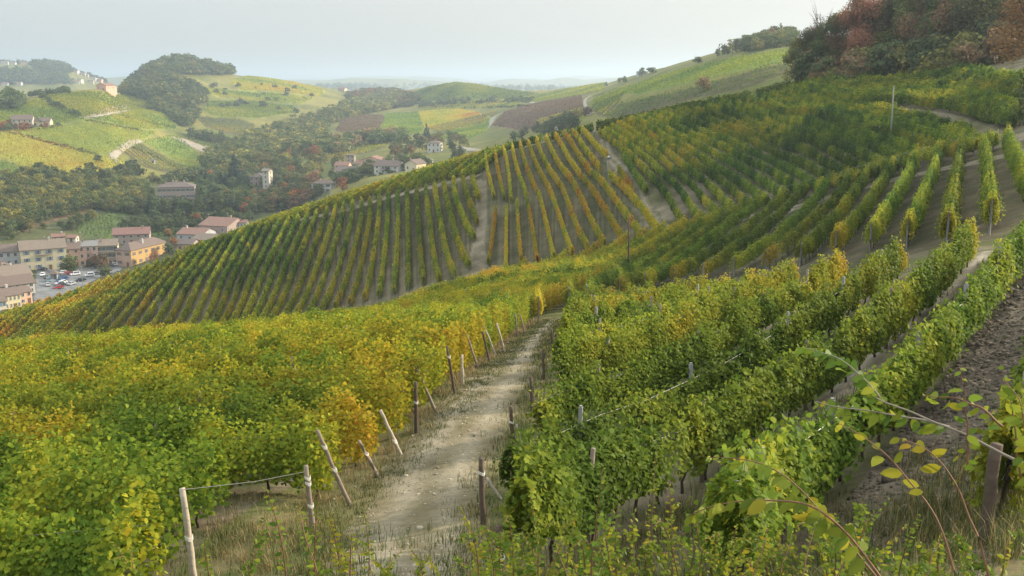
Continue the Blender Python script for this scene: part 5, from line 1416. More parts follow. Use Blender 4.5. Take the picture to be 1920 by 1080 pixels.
# ---------------------------------------------------------------- buildings and cars
def wall_mat(name, c): return simple_mat(name, c, .9, .12, .8)
def tile_mat(name, c):
    m, t, b = new_mat(name)
    tc = t.nodes.new('ShaderNodeTexCoord')
    no = t.nodes.new('ShaderNodeTexNoise'); no.inputs['Scale'].default_value = 1.1; no.inputs['Detail'].default_value = 7; no.inputs['Roughness'].default_value = .75
    wv = t.nodes.new('ShaderNodeTexWave'); wv.inputs['Scale'].default_value = 1.6; wv.inputs['Distortion'].default_value = .6
    mx = t.nodes.new('ShaderNodeMix'); mx.data_type = 'RGBA'
    mx.inputs['A'].default_value = tuple(x * .55 for x in c) + (1,); mx.inputs['B'].default_value = tuple(min(1, x * 1.45) for x in c) + (1,)
    ad = t.nodes.new('ShaderNodeMath'); ad.operation = 'MULTIPLY_ADD'; ad.inputs[1].default_value = .25
    t.links.new(tc.outputs['Object'], no.inputs['Vector']); t.links.new(tc.outputs['Object'], wv.inputs['Vector'])
    t.links.new(wv.outputs['Fac'], ad.inputs[0]); t.links.new(no.outputs['Fac'], ad.inputs[2])
    t.links.new(ad.outputs[0], mx.inputs['Factor']); t.links.new(mx.outputs['Result'], b.inputs['Base Color'])
    b.inputs['Roughness'].default_value = .9
    return m
WALLC = {'white': (.50,.49,.46), 'grey': (.40,.41,.42), 'yellow': (.56,.50,.33), 'pink': (.46,.31,.24), 'rose': (.52,.36,.28), 'cream': (.56,.50,.36), 'stone': (.36,.28,.24), 'orange': (.43,.28,.11), 'brick': (.30,.20,.16), 'peach': (.60,.38,.28), 'blue': (.22,.38,.52), 'sun': (.50,.46,.38)}  # sun: white plaster with warm sunlight put into its colour
TILEC = {'brown': (.125,.092,.075), 'red': (.19,.105,.078), 'tan': (.165,.13,.10), 'grey': (.17,.165,.16), 'dark': (.11,.085,.075), 'maroon': (.17,.09,.075)}
def mats_buildings():
    for k, c in WALLC.items(): M['wall_' + k] = wall_mat(k + '_plaster', c)
    for k, c in TILEC.items(): M['tile_' + k] = tile_mat(k + '_tiles', c)
    M['glass'] = simple_mat('window_glass', (.03, .04, .05), .15, .2, 2, spec=.5)
    M['frame'] = simple_mat('window_frame', (.6, .58, .54), .6, .1, 3)
    M['shutter_blue'] = simple_mat('blue_shutter', (.13, .22, .36), .7, .15, 3)
    M['shutter_green'] = simple_mat('green_shutter', (.07, .10, .08), .7, .15, 3)
    M['shutter_brown'] = simple_mat('brown_shutter', (.17, .09, .05), .7, .15, 3)
    M['iron'] = simple_mat('iron_railing', (.06, .06, .06), .6, .1, 3)
    M['asphalt'] = simple_mat('asphalt', (.085, .088, .092), .9, .2, .4)
    M['paint'] = simple_mat('road_paint', (.6, .6, .58), .8, .1, 2)

_win = {}
def window_mesh(w, h, sh):
    k = (w, h)
    if k not in _win:
        m = MB(); m.box(-w/2, w/2, -.02, .05, 0, h)
        g = len(m.f)
        for x0, x1 in ((-w/2 - .1, -w/2), (w/2, w/2 + .1), (-.04, .04)):
            m.box(x0, x1, -.07, .03, -.02, h + .02)
        m.box(-w/2 - .12, w/2 + .12, -.10, .03, -.14, -.02); m.box(-w/2 - .12, w/2 + .12, -.07, .03, h + .02, h + .12)
        me = m.mesh('window'); me.materials.append(M['glass']); me.materials.append(M['frame'])
        for i, p in enumerate(me.polygons): p.material_index = 0 if i < g else 1
        _win[k] = me
    return _win[k]
_shut = {}
def shutter_mesh(w, h, col):
    k = (w, h, col)
    if k not in _shut:
        m = MB(); m.box(-w/4, w/4, -.09, -.03, 0, h)
        for j in range(4): m.box(-w/4 + .04, w/4 - .04, -.105, -.085, .06 + h * j / 4.2, h * j / 4.2 + h * .18)
        me = m.mesh('shutter'); me.materials.append(M['shutter_' + col]); _shut[k] = me
    return _shut[k]

def put_window(root, x, y, z, rz, w=1.0, h=1.5, shut=None):
    o = link('window', window_mesh(w, h, None), root); o.location = (x, y, z); o.rotation_euler = (0, 0, rz)
    if shut:
        for sg in (-1, 1):
            s = link('shutter', shutter_mesh(w, h, shut), o); s.location = (sg * (w * .75 + .12), 0, 0)
    return o

def house(p, w, d, h, rz, label, wall='white', roof='brown', rise=1.8, hip=False, ridge='x', floors=2, nwin=4, side=2, shut=None, chimneys=1, door=True, balcony=None, cat='house', name='house', over=.45, front=None, group=None, arch=None, deep=7.0, eq=True, back=0):
    """plastered house: origin at the middle of its front wall, front facing local -y"""
    root = empty(name, tuple(p), rz); tag(root, label, cat, group)
    rg = random.Random(label)
    m = MB(); m.box(-w/2, w/2, 0, d, -deep, h)
    if not hip:                                          # gable triangles
        if ridge == 'x':
            for x, o in ((-w/2, 0), (w/2, 0)):
                m.add([(x, 0, h), (x, d, h), (x, d/2, h + rise)], [(0, 1, 2) if x > 0 else (0, 2, 1)])
        else:
            for y in (0, d):
                m.add([(-w/2, y, h), (w/2, y, h), (0, y, h + rise)], [(0, 1, 2) if y == 0 else (0, 2, 1)])
    m.build('wall', M['wall_' + wall], root)
    if front:
        m = MB(); m.box(-w/2 + .003, w/2 - .003, -.02, -.002, -deep + .01, h - .01); m.build('facade', M['wall_' + front], root)
    r = MB(); o = over; th = .22
    def slab(quad):
        q = [np.array(v, float) for v in quad]
        up = np.array((0, 0, th))
        r.add([tuple(v + np.array((0, 0, .02))) for v in q] + [tuple(v + up) for v in q],
              [tuple(range(len(q)))[::-1], tuple(i + len(q) for i in range(len(q)))] + [(i, (i+1) % len(q), (i+1) % len(q) + len(q), i + len(q)) for i in range(len(q))])
    if hip:
        f = min(d, w) / 2
        k = o * rise / f
        if w >= d:
            a, b = (-w/2 + f, d/2, h + rise), (w/2 - f, d/2, h + rise)
            slab([(-w/2-o, -o, h-k), (w/2+o, -o, h-k), b, a]); slab([(w/2+o, d+o, h-k), (-w/2-o, d+o, h-k), a, b])
            slab([(w/2+o, -o, h-k), (w/2+o, d+o, h-k), b]); slab([(-w/2-o, d+o, h-k), (-w/2-o, -o, h-k), a])
        else:
            a, b = (0, f, h + rise), (0, d - f, h + rise)
            slab([(-w/2-o, -o, h-k), (w/2+o, -o, h-k), a]); slab([(w/2+o, d+o, h-k), (-w/2-o, d+o, h-k), b])
            slab([(w/2+o, -o, h-k), (w/2+o, d+o, h-k), b, a]); slab([(-w/2-o, d+o, h-k), (-w/2-o, -o, h-k), a, b])
    elif ridge == 'x':
        k = o * rise / (d/2)
        slab([(-w/2-o, -o, h-k), (w/2+o, -o, h-k), (w/2+o, d/2, h+rise), (-w/2-o, d/2, h+rise)])
        slab([(-w/2-o, d/2, h+rise), (w/2+o, d/2, h+rise), (w/2+o, d+o, h-k), (-w/2-o, d+o, h-k)])
    else:
        k = o * rise / (w/2)
        slab([(-w/2-o, -o, h-k), (0, -o, h+rise), (0, d+o, h+rise), (-w/2-o, d+o, h-k)])
        slab([(0, -o, h+rise), (w/2+o, -o, h-k), (w/2+o, d+o, h-k), (0, d+o, h+rise)])
    ro = r.build('roof', M['tile_' + roof], root)
    for c in range(chimneys):
        cx = rg.uniform(-w * .35, w * .35); cy = d * rg.uniform(.3, .7)
        m = MB(); m.box(cx - .35, cx + .35, cy - .3, cy + .3, h + .2, h + rise + .9); m.box(cx - .45, cx + .45, cy - .4, cy + .4, h + rise + .9, h + rise + 1.05)
        m.build('chimney', M['wall_' + rg.choice(['brick', 'stone', 'white'])], ro)
    fh = h / floors
    ww, wh = min(1.05, w / max(nwin, 1) * .42), min(1.55, fh * .52)
    for fl in range(floors):
        z = fl * fh + fh * .32
        for k in range(nwin):
            x = -w/2 + w * (k + .5) / nwin
            if fl == 0 and door and k == nwin // 2:
                continue
            put_window(root, x, -.03, z, 0, ww, wh, shut if fl or floors == 1 else shut)
        for k in range(side):
            y = d * (k + .5) / side
            put_window(root, w/2 + .03, y, z, math.pi / 2, ww if side < 6 else .9, wh, shut)
            if back: put_window(root, -w/2 - .03, y, z, -math.pi / 2, ww, wh, shut)
    if door:
        x = -w/2 + w * (nwin // 2 + .5) / max(nwin, 1)
        if arch:
            m = MB(); n = 10
            vs = [(x - 1.3, -.05, 0), (x + 1.3, -.05, 0)] + [(x + 1.3 * math.cos(math.pi * i / n), -.05, 1.9 + 1.3 * math.sin(math.pi * i / n)) for i in range(n + 1)]
            m.add(vs + [(a, -.005, c) for a, b_, c in vs], [tuple(range(len(vs)))] + [(i, (i + 1) % len(vs), (i + 1) % len(vs) + len(vs), i + len(vs)) for i in range(len(vs))])
            m.build('archway', M['iron'], root)
        else:
            m = MB(); m.box(x - .5, x + .5, -.07, .02, 0, 2.1); m.box(x - .6, x - .5, -.1, .02, 0, 2.2); m.box(x + .5, x + .6, -.1, .02, 0, 2.2); m.box(x - .5, x + .5, -.1, .02, 2.1, 2.2)
            m.build('door', M['shutter_brown'], root)
    if balcony:
        for (bx, bw, bz) in balcony:
            m = MB(); m.box(bx - bw/2, bx + bw/2, -1.0, -.12, bz - .15, bz)
            m.build('balcony', M['wall_stone'], root)
            m = MB(); m.box(bx - bw/2, bx + bw/2, -1.0, -.95, bz + .9, bz + .97)
            for j in range(int(bw / .25) + 1):
                xx = bx - bw/2 + j * bw / int(bw / .25); m.box(xx - .02, xx + .02, -.99, -.96, bz + .004, bz + .9)
            m.build('railing', M['iron'], root)
    return root

CARC = {'white': (.72,.73,.74), 'black': (.02,.021,.024), 'blue': (.03,.09,.25), 'red': (.35,.025,.03), 'silver': (.38,.40,.42), 'teal': (.10,.20,.24), 'grey': (.14,.145,.15)}
_car = {}
def car_proto(col, tall):
    k = (col, tall)
    if k in _car: return _car[k]
    if 'car_' + col not in M: M['car_' + col] = simple_mat(col + '_car_paint', CARC[col], .28, .03, 1, spec=.5)
    if 'tyre' not in M: M['tyre'] = simple_mat('tyre_rubber', (.02, .02, .02), .8, .1, 5); M['car_glass'] = simple_mat('car_glass', (.025, .035, .045), .08, .1, 1, spec=.6); M['head'] = simple_mat('headlight_glass', (.7, .7, .68), .2, .05, 2)
    root = empty('parked_car'); H = 1.75 if tall else 1.45
    hood = .88 if tall else .80
    prof = [(-2.1, .35), (-2.12, hood - .12), (-1.95, hood), (-1.15, hood + .06), (-.55, H - .06), (-.3, H), (1.2, H - .02), (1.75, hood + .12), (2.05, hood + .02), (2.1, .4)]
    if tall: prof = [(-2.1, .35), (-2.12, hood - .1), (-1.95, hood), (-1.25, hood + .08), (-.75, H - .08), (-.4, H), (1.85, H - .04), (2.05, hood + .1), (2.1, hood), (2.1, .4)]
    m = MB(); n = len(prof)
    def yw(z): return .86 if z < .95 else .86 - (z - .95) * .32
    m.add([(x, -yw(z), z) for x, z in prof] + [(x, yw(z), z) for x, z in prof], [tuple(range(n)), tuple(range(2*n - 1, n - 1, -1))] + [(i, i + n, (i+1) % n + n, (i+1) % n) for i in range(n)])
    m.build('body', M['car_' + col], root)
    g = MB()
    zb, zt = hood + .12, H - .10
    xf0, xf1, xr0, xr1 = (-1.05, -.55, 1.55, 1.2) if not tall else (-1.1, -.7, 1.8, 1.75)
    for sg in (-1, 1):
        a, b_ = sg * (yw(zb) + .012), sg * (yw(zt) + .012)
        g.add([(xf0 + .12, a, zb), (xr0 - .1, a, zb), (xr1 - .08, b_, zt), (xf1 + .12, b_, zt)], [(0, 1, 2, 3) if sg < 0 else (3, 2, 1, 0)])
    g.add([(-1.12, -.74, hood + .09), (-1.12, .74, hood + .09), (xf1 - .02, .64, H - .07), (xf1 - .02, -.64, H - .07)] if not tall else [(-1.24, -.74, hood + .1), (-1.24, .74, hood + .1), (-.77, .62, H - .1), (-.77, -.62, H - .1)], [(0, 3, 2, 1)])
    go = g.build('windows', M['car_glass'], root); go.name = 'window_glass'; go.location = (0, 0, .012)
    for x in (-1.32, 1.30):
        for sg in (-1, 1):
            w = MB(); w.tube([(x, sg * .68, .32), (x, sg * .88, .32)], .32, 14)
            wo = w.build('wheel', M['tyre'], root)
            r = MB(); r.tube([(x, sg * .885, .32), (x, sg * .895, .32)], .19, 10); r.build('rim', M['steel'], wo)
    for sg in (-1, 1):
        hl = MB(); hl.box(-2.13, -2.05, sg * .62 - .16, sg * .62 + .16, hood - .22, hood - .08); hl.build('headlight', M['head'], root)
    _car[k] = root
    return root

def drape(name, poly, rmin, rmax, col, lift, label=None, mat=None):
    """flat paved area laid on the land inside a sighted outline (edges cut to the outline's cells)"""
    P = hits(poly, rmin, 0, rmax)
    x0, y0 = P.min(0); x1, y1 = P.max(0); st = 1.2
    X, Y = np.meshgrid(np.arange(x0, x1 + st, st), np.arange(y0, y1 + st, st), indexing='ij')
    ins = poly_mask([tuple(p) for p in P], X, Y)
    Z = ground(X, Y) + lift
    nx, ny = X.shape; idx = np.arange(nx * ny).reshape(nx, ny)
    q = np.stack([idx[:-1, :-1], idx[1:, :-1], idx[1:, 1:], idx[:-1, 1:]], -1)
    keep = ins[:-1, :-1] & ins[1:, :-1] & ins[1:, 1:] & ins[:-1, 1:]
    q = q[keep]
    me = quads_mesh(name, np.stack([X, Y, Z], -1).reshape(-1, 3), q, np.tile(np.asarray(col), (nx * ny, 1)) * (1 + .15 * fbm(X / 3, Y / 3, 3, 9).reshape(-1, 1)), True)
    o = link(name, me, None, mat or M['land']); tag(o, label, None, None, 'structure'); return o

def on_ray(px, py, r): return to_range(px, py, r)

def build_town():
    mats_buildings()
    R = math.radians
    def H_(px, py, r, wpx, hpx, rz, label, **kw):
        """front-bottom centre at a sighted pixel, size given as it is seen"""
        g = hit(px, py, r * .86, 0, r * 1.22); r = float(np.hypot(*g))
        p = on_ray(px, py, r); p[2] = max(p[2], float(ground(p[0], p[1]))) if r > 600 else p[2]; sl = math.hypot(r, p[2]) / math.cos(0)
        depth = p[1] * _c - p[2] * _s
        return house(p, wpx * depth / F, kw.pop('d', 9), hpx * depth / F * 1.05, -rz - theta(px), label, **kw)
    # paved square and the street
    drape('road', [(66,505),(100,500),(160,502),(225,497),(235,505),(190,520),(160,535),(110,560),(70,585),(58,565),(62,535)], 395, 520, (.16,.165,.17), .25)
    H_(18, 499, 470, 58, 26, R(0), 'long grey-white terraced house with a row of small dark windows', wall='grey', roof='brown', floors=2, nwin=5, rise=2.6, side=0, d=10, chimneys=3)
    H_(85, 506, 466, 78, 38, R(-4), 'big yellow house with blue shutters on the square', wall='yellow', roof='tan', floors=3, nwin=4, shut='blue', rise=3.2, d=12, side=2, chimneys=3, balcony=[(0, 7, 7.1)], arch=False)
    H_(137, 500, 474, 28, 32, R(2), 'narrow pinkish house between the yellow house and the archway house', wall='pink', roof='brown', floors=3, nwin=2, rise=2.2, side=0, d=9)
    H_(167.5, 499, 476, 33, 36, R(3), 'pink house with a dark archway and small balconies', wall='rose', roof='grey', floors=3, nwin=3, rise=1.8, side=0, d=9, arch=True, balcony=[(.3, 2.4, 6.6), (0, 2.4, 3.4)])
    H_(203, 498, 478, 37, 36, R(4), 'cream house with iron balconies on two floors', wall='cream', roof='tan', floors=3, nwin=4, rise=2.2, side=0, d=10, shut='green', balcony=[(0, 8, 6.6), (2, 4, 3.4)])
    H_(233, 500, 455, 34, 30, R(38), 'long orange house with a grey front and brown roof', wall='orange', front='pink', roof='brown', floors=2, nwin=2, rise=2.6, ridge='y', hip=True, side=6, d=27, chimneys=1, shut='brown')
    p = on_ray(233, 500, 455)
    H_(110, 452, 500, 22, 8, R(0), 'white dormer house behind the yellow one', wall='sun', roof='red', floors=1, nwin=2, rise=1.2, side=0, d=5)
    H_(134, 455, 490, 16, 9, R(20), 'small cream attic house on the roofs', wall='sun', roof='red', floors=1, nwin=1, rise=1.0, side=1, d=5, chimneys=0)
    H_(247, 458, 520, 64, 18, R(5), 'low house with a maroon tiled roof behind the cream house', wall='stone', roof='maroon', floors=2, nwin=5, rise=2.6, side=0, d=12)
    H_(338, 470, 455, 48, 12, R(25), 'dark-roofed shed beside the orange tree', wall='stone', roof='dark', floors=1, nwin=3, rise=1.8, side=1, d=9, chimneys=0)
    H_(356, 452, 468, 54, 12, R(32), 'farm building with a low red tiled roof above the spur crest', wall='grey', roof='red', floors=1, nwin=3, rise=2.4, side=2, d=14)
    H_(400, 438, 480, 62, 14, R(36), 'large red-roofed hall above the spur crest', wall='stone', roof='red', floors=1, nwin=3, rise=3.2, side=3, d=20, chimneys=1)
    H_(380, 462, 440, 40, 12, R(30), 'lower tiled barn hard against the spur crest', wall='stone', roof='tan', floors=1, nwin=2, rise=2.2, side=2, d=11, chimneys=0)
    H_(441, 430, 500, 42, 12, R(8), 'long white arcade building with a shallow tiled roof', wall='white', roof='red', floors=1, nwin=7, rise=1.0, side=0, d=7, chimneys=0)
    # corner by the street, nearer than the square
    H_(22, 532, 436, 74, 12, R(-14), 'wide tiled house with a white gable above the street', wall='cream', roof='tan', floors=1, nwin=4, rise=3.6, side=2, d=16, chimneys=2)
    H_(34, 552, 424, 62, 18, R(-16), 'low house with a long brown tiled roof by the street', wall='white', roof='brown', floors=2, nwin=5, rise=2.8, side=2, d=11, chimneys=1)
    H_(8, 512, 446, 32, 10, R(-10), 'small pale gabled house behind the wide tiled one', wall='sun', roof='brown', floors=1, nwin=1, rise=1.6, ridge='y', side=1, d=8)
    H_(26, 580, 404, 30, 26, R(-24), 'pale yellow house with grey-brown roof above the first vine rows', wall='yellow', roof='brown', floors=2, nwin=4, rise=2.0, side=2, d=9, chimneys=1)
    H_(50, 570, 412, 24, 22, R(-28), 'pink house with a big brown gate beside the pale yellow one', wall='peach', roof='brown', floors=2, nwin=2, rise=1.6, side=2, d=8, chimneys=0)
    H_(4, 592, 398, 20, 26, R(-20), 'rosy white house cut by the frame edge', wall='sun', roof='brown', floors=2, nwin=2, rise=1.8, side=1, d=8, shut='blue', chimneys=0)
    # kiosk in the car park
    H_(101, 524, 446, 11, 11, R(10), 'small blue kiosk with a brown roof in the car park', wall='blue', roof='brown', floors=1, nwin=2, rise=.9, side=1, d=3.2, chimneys=0, hip=True, cat='kiosk', name='kiosk', over=.6)
    # valley
    H_(331, 374, 690, 66, 22, R(6), 'brown-brick hotel with a hipped roof above the conifers', wall='stone', roof='dark', floors=2, nwin=8, rise=2.6, hip=True, side=3, d=14, chimneys=5, shut='green', cat='hotel', name='hotel_building')
    H_(481, 348, 705, 26, 15, R(25), 'old villa wing with a dark slate roof beside its tower', wall='stone', roof='dark', floors=2, nwin=3, rise=2.6, hip=True, side=2, d=10, chimneys=0, cat='villa', name='villa_building')
    H_(499, 354, 700, 13, 32, R(28), 'square pale tower with a slanting roof and loggia', wall='sun', roof='tan', floors=4, nwin=1, rise=1.1, side=1, d=6, chimneys=0, door=False, cat='tower', name='tower_building', over=.8)
    H_(603, 362, 560, 38, 17, R(18), 'small white house with brown roof and balconies', wall='white', roof='brown', floors=2, nwin=3, rise=1.8, hip=True, side=2, d=9, shut='green', chimneys=2, balcony=[(-1, 5, 3.1)])
    H_(659, 336, 575, 54, 14, R(8), 'long white house with a grey-brown roof in the hamlet', wall='white', roof='dark', floors=2, nwin=5, rise=2.6, side=2, d=11, shut='brown', chimneys=1, balcony=[(0, 12, 2.7)])
    H_(696, 314, 605, 44, 12, R(20), 'peach house with twin sunlit gables behind the hamlet', wall='peach', roof='red', floors=2, nwin=3, rise=2.6, ridge='y', side=2, d=12)
    H_(724, 326, 580, 50, 14, R(26), 'white house with skylights in its brown roof', wall='white', roof='brown', floors=2, nwin=4, rise=2.8, side=2, d=11, chimneys=1, balcony=[(0, 8, 2.6)])
    H_(745, 316, 612, 30, 11, R(24), 'low cream house squeezed between the skylight house and the porch house', wall='cream', roof='red', floors=1, nwin=3, rise=2.4, side=2, d=10)
    H_(640, 322, 605, 26, 11, R(16), 'pink-walled house behind the long white one', wall='rose', roof='red', floors=2, nwin=3, rise=2.2, side=2, d=10)
    H_(676, 318, 625, 24, 10, R(22), 'white cottage with a red roof up the hamlet lane', wall='white', roof='red', floors=1, nwin=2, rise=2.2, side=2, d=9)
    H_(770, 322, 580, 26, 14, R(34), 'cream house with a deep porch in the hamlet', wall='cream', roof='brown', floors=1, nwin=2, rise=2.2, ridge='y', side=2, d=10)
    H_(787, 312, 600, 24, 10, R(30), 'tiled house at the upper end of the hamlet', wall='white', roof='tan', floors=1, nwin=2, rise=2.4, hip=True, side=2, d=10)
    H_(657, 306, 640, 15, 14, R(10), 'ruined square stone tower house behind the hamlet', wall='stone', roof='dark', floors=2, nwin=2, rise=.7, side=1, d=6, chimneys=0, hip=True, door=False)
    H_(813, 286, 700, 24, 17, R(14), 'square white house alone by the large conifer', wall='white', roof='brown', floors=2, nwin=3, rise=1.4, hip=True, side=2, d=9, chimneys=1)
    H_(757, 264, 900, 11, 6, R(20), 'tiny white house far beyond the square one', wall='sun', roof='red', floors=1, nwin=2, rise=1.6, side=1, d=8, chimneys=0)
    H_(1031, 242, 560, 11, 8, R(40), 'cream gabled house behind the orange rows', wall='cream', roof='brown', floors=1, nwin=1, rise=1.6, ridge='y', side=2, d=10, chimneys=0)
    H_(1046, 245, 540, 15, 6, R(35), 'white gabled house beside the cream one', wall='sun', roof='brown', floors=1, nwin=2, rise=1.9, ridge='y', side=2, d=9, chimneys=0)
    H_(42, 238, 880, 36, 13, R(10), 'white farmhouse on the yellow hill', wall='sun', roof='brown', floors=2, nwin=4, rise=3.4, side=2, d=12, chimneys=1)
    H_(78, 237, 885, 30, 9, R(14), 'long low barn beside the white farmhouse', wall='cream', roof='brown', floors=1, nwin=3, rise=2.6, side=1, d=10, chimneys=0)
    H_(190, 169, 1120, 22, 8, R(40), 'brick farmhouse on top of the yellow hill', wall='peach', roof='red', floors=1, nwin=2, rise=2.4, ridge='y', side=2, d=14, chimneys=0)
    H_(207, 168, 1130, 10, 6, R(30), 'small brick barn beside the hilltop farmhouse', wall='peach', roof='red', floors=1, nwin=1, rise=2.0, ridge='y', side=1, d=8, chimneys=0)
    H_(287, 306, 770, 5, 5, R(20), 'small white stone hut in the striped vineyard', wall='white', roof='grey', floors=1, nwin=1, rise=1.0, side=1, d=2.5, chimneys=0, cat='hut', name='stone_hut')
    H_(640, 172, 1980, 13, 5, R(25), 'pale house in the ridge-top hamlet', wall='sun', roof='red', floors=2, nwin=3, rise=2.5, side=1, d=12, chimneys=0)
    H_(672, 176, 1960, 20, 5, R(10), 'long farm in the ridge-top hamlet', wall='stone', roof='red', floors=2, nwin=4, rise=2.5, side=1, d=12, chimneys=0)
    H_(738, 199, 1500, 36, 4, R(12), 'long flat farm building under the round hill', wall='sun', roof='tan', floors=1, nwin=6, rise=2.0, side=1, d=12, chimneys=0)
    H_(1204, 141, 800, 22, 5, R(10), 'grey ruined hut on the long ridge', wall='grey', roof='grey', floors=1, nwin=2, rise=1.0, side=1, d=8, chimneys=0)
    rg = random.Random(9)
    T = [(140,124,'white'),(152,128,'cream'),(160,127,'sun'),(155,136,'white'),(176,137,'sun'),(182,140,'peach'),(148,152,'white'),(144,154,'white'),(185,152,'peach'),(202,155,'white'),(210,153,'sun'),(195,150,'cream'),
         (92,155,'cream'),(120,154,'cream'),(34,158,'white'),(9,159,'white'),(45,117,'peach'),(22,118,'white'),(8,117,'white'),(171,132,'white'),(205,158,'peach'),(170,154,'cream')]
    for i, (px, py, wl) in enumerate(T):
        x, y = hit(px, py + 2, 2400, 0, 3200)
        house((x, y, float(ground(x, y))), rg.uniform(9, 18), 10, rg.uniform(4.5, 6.5), R(rg.uniform(-30, 30)), f'{ordinal(i + 1)} tiny {"pale" if wl != "peach" else "brick-coloured"} house in the misty hilltop village', wall=wl, roof=rg.choice(['red', 'brown', 'tan']), floors=2, nwin=2, rise=2.4, side=0, chimneys=0, door=False, group='houses of the misty hilltop village', deep=25)
    p = hit(143, 123, 2400, 0, 3200); p = (p[0], p[1], float(ground(*p)))
    house(p, 4, 4, 9, 0, 'church tower standing over the misty hilltop village', wall='cream', roof='red', floors=3, nwin=1, rise=4, side=1, hip=True, chimneys=0, door=False, cat='tower', name='church_tower', deep=25)
    # hunting hide among the wood's tree tops
    b = to_range(1726, 12, 214); root = empty('hunting_hide', tuple(b)); tag(root, 'dark wooden hide on tall legs among the tree tops of the wood', 'hide')
    g = float(ground(b[0], b[1])) - b[2]
    for sx in (-.9, .9):
        for sy in (-.8, .8):
            m = MB(); m.tube([(sx * 1.3, sy * 1.3, g - .3), (sx, sy, 0)], [.09, .07], 6); m.build('leg', M['wood_dark'], root)
    m = MB(); m.box(-1.1, 1.1, -1, 1, 0, .9); m.box(-1.1, -.95, -1, 1, .9, 1.5); m.box(.95, 1.1, -1, 1, .9, 1.5); m.build('cabin', M['wood_dark'], root)
    m = MB(); m.box(-1.3, 1.3, -1.2, 1.2, 1.5, 1.62); m.build('roof', M['iron'], root)
    # cars
    C_ = [(80,517,'white',90,0,'white car at the head of the street-side parking row'),(87,522,'black',100,0,'black car behind the white one in the street-side row'),(91,528,'teal',100,1,'dark teal van in the street-side row'),(90,536,'silver',100,0,'pale silver car low in the street-side row'),
     (117,513,'white',20,0,'white car behind the kiosk'),(126,515,'red',20,0,'red car parked past the kiosk'),(118,520,'grey',22,0,'grey car in the middle parking row'),(119,524,'blue',22,0,'blue car in the middle parking row'),(115,528,'blue',22,0,'second blue car, nearer than the other blue one'),
     (117,531,'white',24,0,'white car in the middle parking row'),(113,533,'white',24,0,'white estate car nearest the red one in the middle row'),(114,536,'black',24,0,'black car in the middle parking row'),(110,541,'red',26,0,'dark red car at the near end of the middle row'),(141,516,'white',25,1,'big white car standing alone in the lot'),
     (134,534,'silver',60,0,'silver car heading to the vines'),(152,527,'black',25,0,'black car beside the brown kerb'),(168,518,'white',15,1,'white van at the far edge of the lot'),(179,515,'grey',15,0,'grey car behind the white van'),(173,499,'black',5,0,'dark car outside the archway house'),(213,498,'white',5,0,'white car outside the cream house'),
     (80,507,'black',5,0,'black car in front of the yellow house'),(122,505,'black',5,0,'dark car under the round green tree'),(205,499,'grey',5,0,'dark grey car next to the white one outside the cream house')]
    used = set()
    for px, py, col, deg, tall, lab in C_:
        pr = car_proto(col, tall)
        o = pr if (col, tall) not in used else copy_tree(pr); used.add((col, tall))
        h_ = hit(px, py, 395, .27, 520); x, y = h_
        o.location = (x, y, float(ground(x, y)) + .27); o.rotation_euler = (0, 0, R(deg) + .3)
        tag(o, lab, 'car', 'cars parked in the village square')
    for i, (px, py, col) in enumerate([(462,386,'white'),(470,387,'grey'),(478,386,'white'),(486,388,'silver'),(474,384,'black')]):
        pr = car_proto(col, 0)
        o = pr if (col, 0) not in used else copy_tree(pr); used.add((col, 0))
        x, y = hit(px, py, 430, 0, 900); o.location = (x, y, float(ground(x, y)) + .05); o.rotation_euler = (0, 0, .5)
        tag(o, f'{ordinal(i + 1)} car in the far parking place among the autumn trees', 'car', 'cars in the far parking place')
    # street lamps in the village
    for i, (px, py, top, r) in enumerate([(86,510,492,455),(155,530,500,430),(152,455,436,500),(277,497,468,452),(380,424,410,520),(392,430,402,520),(428,425,400,520)]):
        b = on_ray(px, py, r); b[2] = min(b[2], float(ground(b[0], b[1])) + .2); t = to_range(px, top, r); Hh = t[2] - b[2]
        root = empty('street_lamp', tuple(b)); tag(root, ['lamp post before the yellow house', 'lamp post at the vine side of the car park', 'lamp on the roofs of the yellow house', 'pole before the orange house', 'first floodlight pole by the red-roofed hall', 'second floodlight pole by the red-roofed hall', 'pole with crossbars by the round terrace tree'][i], 'street lamp', 'poles and lamps of the village')
        m = MB(); m.tube([(0, 0, -.5), (0, 0, Hh * .6), (0, 0, Hh)], [.11, .09, .07], 6); m.build('shaft', M['concrete'], root)
        m = MB(); m.tube([(-.45, 0, Hh), (0, 0, Hh + .12), (.45, 0, Hh)], [.1, .16, .1], 6); m.build('lamp_head', M['steel'], root)
# ---------------------------------------------------------------- air
def build_haze(density=.0002):
    zb, zt = float(GZ.min()) - 1.0, 130.0
    m = MB(); m.box(-19600, 19600, -19600, 19600, zb, zt)
    o = m.build('haze', None)
    hm = bpy.data.materials.new('haze'); hm.use_nodes = True
    t = hm.node_tree
    for n in list(t.nodes): t.nodes.remove(n)
    out = t.nodes.new('ShaderNodeOutputMaterial'); v = t.nodes.new('ShaderNodeVolumePrincipled')
    v.inputs['Color'].default_value = (.70, .86, 1.0, 1); v.inputs['Density'].default_value = density; v.inputs['Anisotropy'].default_value = .45
    t.links.new(v.outputs['Volume'], out.inputs['Volume'])
    o.data.materials.append(hm)
    tag(o, 'thin pale autumn haze lying over the valley', 'haze', None, 'stuff')
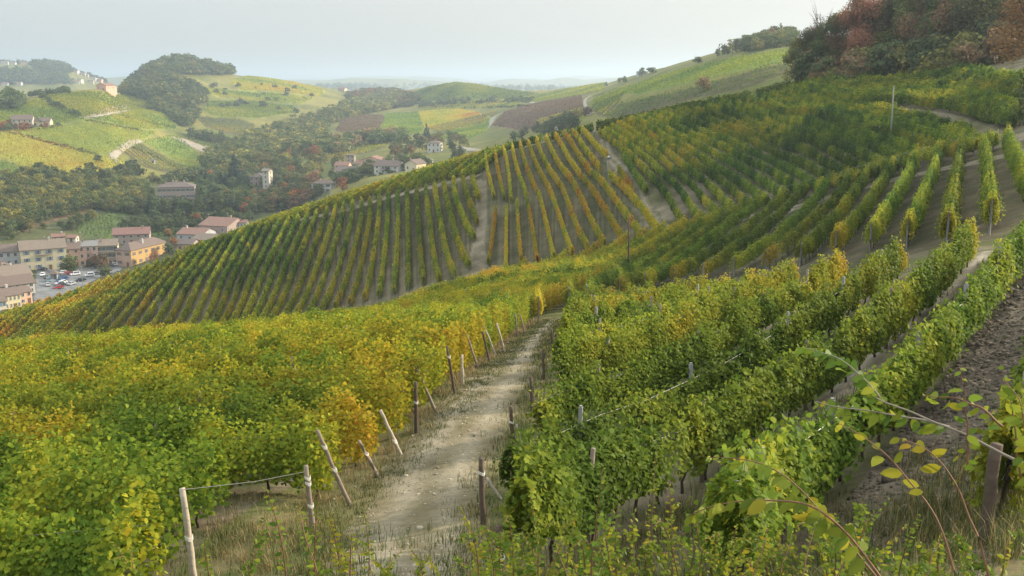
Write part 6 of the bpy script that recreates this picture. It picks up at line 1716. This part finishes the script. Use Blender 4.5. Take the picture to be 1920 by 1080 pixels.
# ---------------------------------------------------------------- build everything
build_fields()
strip('path', track, 3.0, 2.4, (.15, .13, .075), (.255, .225, .16), 5)
tag(bpy.data.objects['path'], kind='structure')
strip('path', smooth_line(hits([(1990,268),(1900,288),(1800,312),(1700,332),(1600,356),(1500,388),(1400,408),(1320,425),(1244,442)], 100), 1.0), 3.4, 3.0, (.16, .14, .09), (.28, .25, .19), 6, .06)
strip('path', smooth_line(hits([(1112,243),(1135,280),(1160,312),(1188,345),(1202,385),(1222,415),(1245,440)], 120), 1.0), 2.4, 2.8, (.11, .10, .055), (.215, .19, .135), 7, .08)
strip('path', smooth_line(hits([(340,472),(450,440),(565,412),(630,399),(730,370),(830,345),(898,330)], 128, 0, 280), 1.0), 3.2, 3.2, (.15, .13, .08), (.235, .205, .15), 8, .1, False)
strip('path', smooth_line(hits([(1490,850),(1560,785),(1645,690),(1731,610),(1800,545),(1870,470)], 10), .5), 2.2, 2.2, (.13, .115, .075), (.33, .29, .22), 9, .03)
for _i, (_pts, _w, _r0, _r1) in enumerate([
    ([(148,220),(180,216),(212,208),(255,202),(300,197)], 9, 800, 1500), ([(262,262),(238,272),(220,284),(212,296),(222,306)], 6, 700, 1300),
    ([(704,250),(712,232),(719,217)], 7, 850, 1600), ([(905,246),(918,232),(932,216),(950,209),(985,203)], 7, 650, 1400), ([(800,201),(880,199),(1000,199)], 6, 900, 1800),
    ([(1106,178),(1097,187),(1097,198),(1102,208),(1110,214)], 3.0, 480, 900), ([(860,274),(890,281),(905,283)], 7, 400, 900), ([(980,204),(1040,192),(1096,180)], 5, 560, 1200),
    ([(200,300),(190,320),(196,340)], 1, 9999, 9999)][:-1]):
    strip('path', smooth_line(hits(_pts, _r0, .3, _r1), 6.0), _w, _w, (.24, .215, .16), (.34, .31, .25), 40 + _i, .6, False)
strip('path', smooth_line(hits([(330,258),(365,272),(410,288),(466,299)], 700, .3, 1400), 6.0), 16, 22, (.23, .195, .145), (.32, .275, .21), 60, .6, False)
make_protos(); build_trees(); build_town(); build_posts(); build_poles(); build_grass(); clods(); build_shoots()
build_near_left(); build_near_right(); build_hollow(); build_slope(); build_orange(); build_spur()
ii = np.arange(len(TH) - 1)[:, None] * len(RR); jj = np.arange(len(RR) - 1)[None, :]
q = np.stack([ii + jj, ii + jj + len(RR), ii + jj + len(RR) + 1, ii + jj + 1], -1).reshape(-1, 4)[:, ::-1]
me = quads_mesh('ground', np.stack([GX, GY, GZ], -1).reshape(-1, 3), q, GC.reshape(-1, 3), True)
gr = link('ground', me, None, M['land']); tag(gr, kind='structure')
build_haze()
print('faces', sum(len(m.polygons) for m in bpy.data.meshes))
